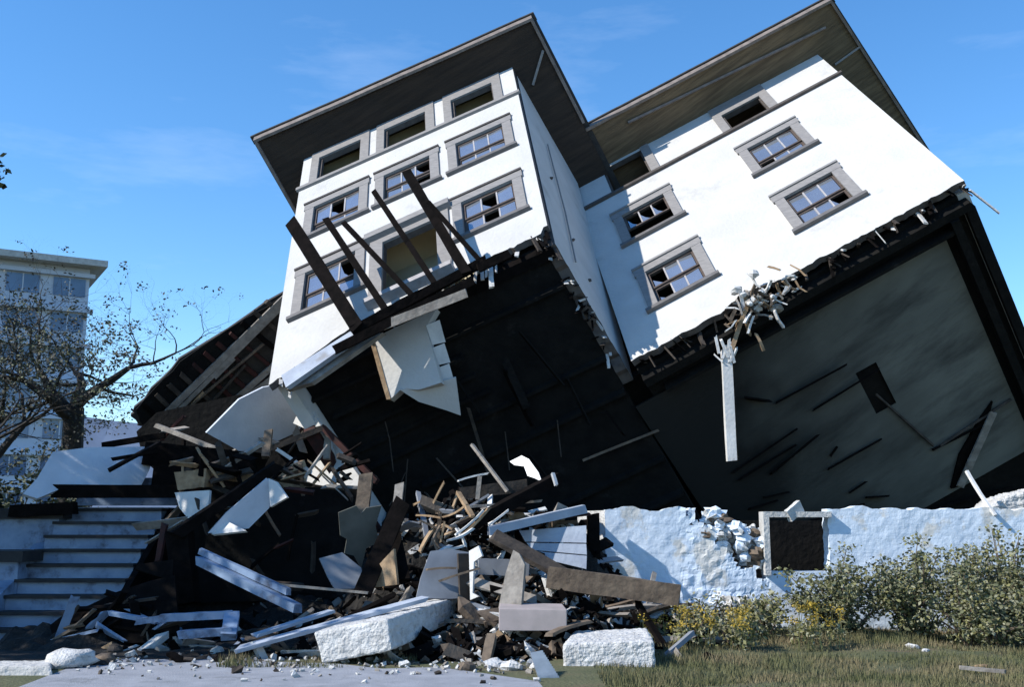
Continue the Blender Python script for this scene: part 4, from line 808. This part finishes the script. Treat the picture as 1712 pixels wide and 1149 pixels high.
# ------------------------------------------------------------------ plants
def leaves(mb, c, rad, n, size, mats=1, shell=.55):
    c = Vector(c)
    for i in range(n):
        d = Vector((random.gauss(0, 1), random.gauss(0, 1), random.gauss(0, 1))).normalized(); r = (random.random() ** .5) * (1 - shell * random.random() * .6)
        p = c + Vector((d.x * rad[0], d.y * rad[1], d.z * rad[2])) * r
        a = Vector((random.gauss(0, 1), random.gauss(0, 1), random.gauss(0, .7))).normalized(); b = a.orthogonal().normalized(); b = Matrix.Rotation(random.uniform(0, 6.28), 3, a) @ b; s = size * random.uniform(.6, 1.4)
        k = len(mb.v); mb.v += [p, p + a * s * .5 + b * s * .28, p + a * s, p + a * s * .5 - b * s * .28]; mb.f.append((k, k + 1, k + 2, k + 3)); mb.mi.append(random.randrange(mats))
def raw(name, mb, mats, parent=None, origin=None):           # leaf meshes need no normal clean-up
    org = wpos(parent) if parent is not None else Vector(origin)
    me = bpy.data.meshes.new(name); me.from_pydata([tuple(v - org) for v in mb.v], [], mb.f)
    for m in mats: me.materials.append(m)
    me.polygons.foreach_set('material_index', mb.mi); me.update()
    o = bpy.data.objects.new(name, me); COL.objects.link(o)
    if parent is not None: o.parent = parent
    else: o.location = org
    return o
def shrub(label, x, y, w, h, n, size, mats, seed, cat='shrub', name='shrub', group='shrubs along the blue foundation'):
    random.seed(seed); t = thing(name, label, cat, (x, y, 0), group); sm = MB(); lm = MB()
    for i in range(int(9 + w * 9)):
        a = random.uniform(0, 6.28); rr = random.random() ** .6; tip = Vector((x + math.cos(a) * w * .5 * rr, y + math.sin(a) * w * .4 * rr, h * random.uniform(.5, 1.0) * (1 - .35 * rr)))
        b = Vector((x + random.uniform(-.1, .1), y + random.uniform(-.1, .1), -.05)); mid = b.lerp(tip, .5) + Vector((random.uniform(-.1, .1), random.uniform(-.1, .1), .1))
        sm.tube([b, mid, tip], [.02, .014, .005], 4)
        k = max(4, int(n / (9 + w * 9)))
        for j in range(4):
            c = b.lerp(mid, .55) if j == 3 else mid.lerp(tip, .2 + .4 * j); leaves(lm, c, (.19 + w * .05, .19 + w * .05, .15), k // 3 + 1, size, len(mats))
    obj('stem', sm, M['wood_brown'], t); raw('foliage', lm, [M[m] for m in mats], t)
S = ('leaf_a', 'leaf_b', 'leaf_c', 'leaf_a')
shrub('leafy grey green shrub below the basement window', 5.0, 16.8, 1.7, 1.45, 4300, .065, S, 1)
shrub('tall dense shrub right of the basement window', 6.05, 16.6, 1.9, 1.6, 5200, .065, S, 2)
shrub('sprawling pale shrub growing against the middle of the blue foundation', 7.1, 16.9, 1.8, 1.6, 4600, .062, ('leaf_c', 'leaf_b', 'leaf_a'), 3)
shrub('dark leafy shrub cut by the right edge of the photo', 8.0, 16.2, 1.9, 1.65, 5600, .065, ('leaf_a', 'leaf_b', 'leaf_a', 'leaf_c'), 4)
shrub('tall spindly shrub rising against the right end of the foundation', 7.75, 17.4, 1.2, 2.1, 1100, .075, ('leaf_b', 'leaf_c'), 5)
shrub('low pale bush at the foot of the broken foundation', 3.8, 16.6, 1.3, .85, 1100, .075, ('leaf_c', 'leaf_b'), 6)
shrub('wispy grey weed clump left of the pale bush', 2.7, 16.4, 1.3, .62, 600, .07, ('leaf_c', 'leaf_b', 'leaf_a'), 7)
shrub('low dark bush in front of the shrub row on the lawn', 6.8, 15.6, 1.1, .55, 700, .075, S, 9)
shrub('rounded olive shrub between the tall dense shrub and the sprawling pale shrub', 6.6, 16.0, 1.3, 1.1, 2600, .062, ('leaf_b', 'leaf_a', 'leaf_c'), 12)
shrub('low spreading shrub between the sprawling pale shrub and the right edge', 7.5, 15.7, 1.2, .9, 2400, .062, S, 13)
shrub('short grey weeds growing up against the broken foundation', 3.3, 17.3, 1.4, .7, 900, .06, ('leaf_c', 'leaf_a'), 14)
shrub('small green weed clump behind the squat concrete block', 3.2, 15.6, .9, .45, 420, .07, ('leaf_b', 'leaf_c'), 10)
def goldenrod(label, x, y, w, h, n, seed):
    random.seed(seed); t = thing('goldenrod', label, 'flowers', (x, y, 0), 'yellow goldenrod clumps'); sm = MB(); lm = MB(); fm = MB()
    for i in range(n):
        b = Vector((x + random.uniform(-w, w) * .5, y + random.uniform(-.3, .3), -.02)); tip = b + Vector((random.uniform(-.1, .1), random.uniform(-.1, .1), h * random.uniform(.6, 1.05)))
        sm.tube([b, tip], [.008, .004], 3); leaves(lm, b.lerp(tip, .5), (.08, .08, h * .3), 12, .07, 2); leaves(fm, tip, (.08, .08, .09), 24, .04)
    obj('stem', sm, M['leaf_b'], t); raw('foliage', lm, [M['leaf_b'], M['leaf_c']], t); raw('flower_head', fm, [M['flower']], t)
goldenrod('yellow goldenrod clump before the brown beam end', 2.75, 15.3, 1.1, .58, 34, 1)
goldenrod('yellow goldenrod clump between the pale bush and tall shrubs', 4.35, 15.7, .7, .6, 22, 2)
goldenrod('single yellow goldenrod tuft near the pinkish box panel', 2.0, 15.8, .45, .5, 9, 3)
# grass
random.seed(71); mb = MB(); npos = 0
def blade(x, y, h):
    a = random.uniform(0, 6.28); w = random.uniform(.004, .010); d = Vector((math.cos(a), math.sin(a), 0)); l = Vector((random.gauss(0, .3), random.gauss(0, .3), 1)).normalized() * h
    b = Vector((x, y, ground_z(x, y) - .01)); k = len(mb.v); mb.v += [b - d * w, b + d * w, b + l]; mb.f.append((k, k + 1, k + 2)); mb.mi.append(0)
road_r = lambda y: .55
while npos < 85000:
    x = random.uniform(-3.6, 9.5); y = 10.8 + 8 * random.random() ** 1.4
    if x < 1.0 and not (13.2 < y < 15.2 and -3.6 < x < -1.2 and noise.noise(Vector((x * 1.2, y * 1.2, 1))) > -.1): continue
    if x < .7 and y < 13.5: continue
    k = noise.noise(Vector((x * .7, y * .7, 5)))
    if k < -.22 and random.random() < .7: npos += 1; continue
    blade(x, y, random.uniform(.03, .10) * (1.2 + k * 1.4)); npos += 1
tag(raw('lawn_grass', mb, [M['grass_a']], origin=(0, 0, 0)), 'patchy dull green grass covering the lawn at the lower right', 'grass', kind='stuff')
random.seed(77)
for i, (px, py, r, m) in enumerate(((1526, 1086, .08, 'concrete_pale'), (1548, 1092, .05, 'concrete_pale'), (1640, 1120, .06, 'wood_tan'))):
    mb = MB(); mb.rock(G(px, py) + Vector((0, 0, .03)), r, (1.6, 1, .5), n=6)
    tag(obj('lawn_stone', mb, M[m]), ('pale stone lying on the lawn before the shrubs', 'smaller pale stone just right of the pale lawn stone', 'yellowish flat stone at the lower right of the lawn')[i], 'stone')
board('lawn_stick', 'pale stick lying on the lawn at the lower right', 'stick', (1606, 1117, 12.9), (1680, 1124, 12.75), .06, .04, 'wood_grey')
# ------------------------------------------------------------------ trees
def tree(name, label, base, trunk_r, h, spread, levels, leafn, leafs, leafm, seed, lean=(0, 0), cat='tree', twig=.35, first=.35, flat=.6, leafrad=.5):
    random.seed(seed); t = thing(name, label, cat, base); tm = MB(); lm = MB(); tips = []
    def grow(p, d, L, r, lev):
        pts = [p]; rr = [r]; q = p.copy(); dd = d.copy()
        for i in range(4):
            dd = (dd + Vector((random.gauss(0, .22), random.gauss(0, .22), random.gauss(0, .12) + .03))).normalized(); q = q + dd * (L / 4); pts.append(q.copy()); rr.append(r * (1 - .14 * (i + 1)))
        tm.tube(pts, rr, 7 if lev < 2 else 4)
        if lev >= levels: tips.append(q); tips.append(pts[2]); return
        for i in range(random.choice((2, 3, 3))):
            a = random.uniform(0, 6.28); o = dd.orthogonal().normalized(); o = Matrix.Rotation(a, 3, dd) @ o
            nd = (dd * random.uniform(.5, 1) + o * random.uniform(.5, 1.0)); nd.z *= flat; nd.z += .12; grow(pts[-1] if i else q, nd.normalized(), L * random.uniform(.66, .85), rr[-1] * random.uniform(.66, .86), lev + 1)
        if lev > 0 and random.random() < .85:
            o = Matrix.Rotation(random.uniform(0, 6.28), 3, dd) @ dd.orthogonal().normalized(); grow(pts[2], (o + dd * .4).normalized(), L * .6, rr[2] * .45, lev + 1)
    base = Vector(base); b2 = base + Vector((lean[0] * .4, lean[1] * .4, h * first)); tm.tube([base - Vector((0, 0, .2)), base.lerp(b2, .5) + Vector((.05, 0, 0)), b2], [trunk_r * 1.3, trunk_r, trunk_r * .85], 10)
    for i in range(4):
        a = 6.28 * i / 4 + random.uniform(-.5, .5); d = Vector((math.cos(a) * spread, math.sin(a) * spread, .75 + .4 * random.random())).normalized(); grow(b2 - Vector((0, 0, .25 * i * h * .06)), d, h * .24, trunk_r * .55, 1)
    for i in range(leafn):
        c = random.choice(tips); leaves(lm, c, (leafrad, leafrad, leafrad * .7), 5, leafs, len(leafm))
    obj('trunk', tm, M['bark'], t); raw('crown', lm, [M[m] for m in leafm], t)
    return t
tree('oak_tree', 'gnarled half bare tree with twisting dark limbs before the apartment block', (P(118, 770, 34).x, 34, 0), .36, 8.7, 1.2, 6, 480, .10, ('leaf_tree', 'leaf_tree', 'bark'), 4, leafrad=.24, first=.62)
tree('oak_tree', 'dusty grey green tree cut by the left edge of the photo', (P(-60, 800, 32).x, 32, 0), .34, 9.0, 1.0, 5, 2000, .11, ('leaf_tree', 'leaf_tree', 'leaf_a'), 9, leafrad=.34)
# big evergreen standing left of the steps, mostly outside the frame: it casts the shade on the steps
random.seed(99)
et = thing('evergreen_tree', 'dark evergreen tree whose leafy tip enters at the left edge', 'tree', (-13.6, 15.2, 0)); tm = MB(); lm = MB()
tm.tube([(-13.6, 15.2, -.2), (-13.5, 15.2, 3), (-13.3, 15.1, 6.5), (-13.2, 15.1, 9.5)], [.42, .34, .22, .08], 10)
for i in range(120):
    d = Vector((random.gauss(0, 1), random.gauss(0, 1), random.gauss(0, 1))).normalized(); r = random.random() ** .4
    c = Vector((-13.4, 15.0, 6.6)) + Vector((d.x * 4.6, d.y * 3.7, d.z * 3.4)) * r
    tm.tube([Vector((-13.4, 15.1, min(9, max(3, c.z - .5)))), c], [.06, .02], 4); leaves(lm, c, (.95, .95, .7), 90, .22, 2)
tip = P(2, 285, 14.2); tm.tube([Vector((-11, 14.8, 6.4)), Vector((-9, 14.5, 6.3)), tip - Vector((.2, 0, 0))], [.07, .04, .01], 5)
leaves(lm, tip - Vector((.12, 0, 0)), (.2, .3, .3), 130, .12, 2); leaves(lm, tip - Vector((.5, 0, .1)), (.4, .4, .35), 200, .14, 2)
obj('trunk', tm, M['bark'], et); raw('crown', lm, [M['leaf_dark'], M['leaf_a']], et)
# dark hedge behind the steps at the left
for k, (x, y, w, h, lab) in enumerate(((-11.5, 24, 3.0, 3.5, 'dark bush behind the step piers at the left edge'), (-9.9, 25, 2.2, 2.5, 'dark rounded bush behind the fallen roof slab'), (-12.6, 22, 3, 2.4, 'dark bush left of the step piers outside the frame'))):
    random.seed(200 + k); t = thing('bush', lab, 'bush', (x, y, 0), 'dark bushes behind the steps'); lm = MB(); sm = MB()
    for i in range(46):
        d = Vector((random.gauss(0, 1), random.gauss(0, 1), abs(random.gauss(0, 1)))).normalized(); c = Vector((x + d.x * w * .5, y + d.y * w * .4, .3 + d.z * h * .8)); sm.tube([(x, y, 0), c], [.03, .01], 4); leaves(lm, c, (.45, .45, .35), 60, .13, 2)
    obj('stem', sm, M['bark'], t); raw('foliage', lm, [M['leaf_dark'], M['leaf_a']], t)

# ------------------------------------------------------------------ distant apartment block
ab = P(0, 600, 95); ang = math.radians(30)
bt = thing('apartment_block', 'pale grey apartment block with rows of blue windows behind the trees', 'building', (P(122, 880, 92).x, 92, 0))
ca, sa = math.cos(ang), math.sin(ang); bx, by = bt.location.x, bt.location.y
def BF(u, v, w): return Vector((bx + u * ca - w * sa, by + u * sa + w * ca, v))
hb = P(168, 440, 92).z
fl = 3.1
mb = MB(); mb.box(BF, -22, 0, 0, hb - .55, 0, 16); obj('block_wall', mb, M['block_wall'], bt)
mb = MB(); mb.box(BF, -23.5, 1.2, hb - .549, hb, -1.6, 17.6); obj('roof_edge', mb, M['concrete'], bt)
nf = int(hb / fl)
for k in range(nf):
    z = hb - 1.0 - (k + 1) * fl
    if z < 1: break
    mb = MB(); mb.box(BF, -22, .4, z + fl - .45, z + fl - .1, -.5, -.003); obj('floor_band', mb, M['block_wall'], bt)
    for i in range(6):
        u = -22 + i * 3.7 + .6
        wn_ = MB(); wn_.box(BF, u, u + 2.6, z + .95, z + 2.55, -.06, -.004); wo_ = obj('window', wn_, M['block_glass'], bt)
        mb = MB(); mb.box(BF, u + 1.25, u + 1.35, z + .95, z + 2.55, -.10, -.062); obj('mullion', mb, M['block_wall'], wo_)
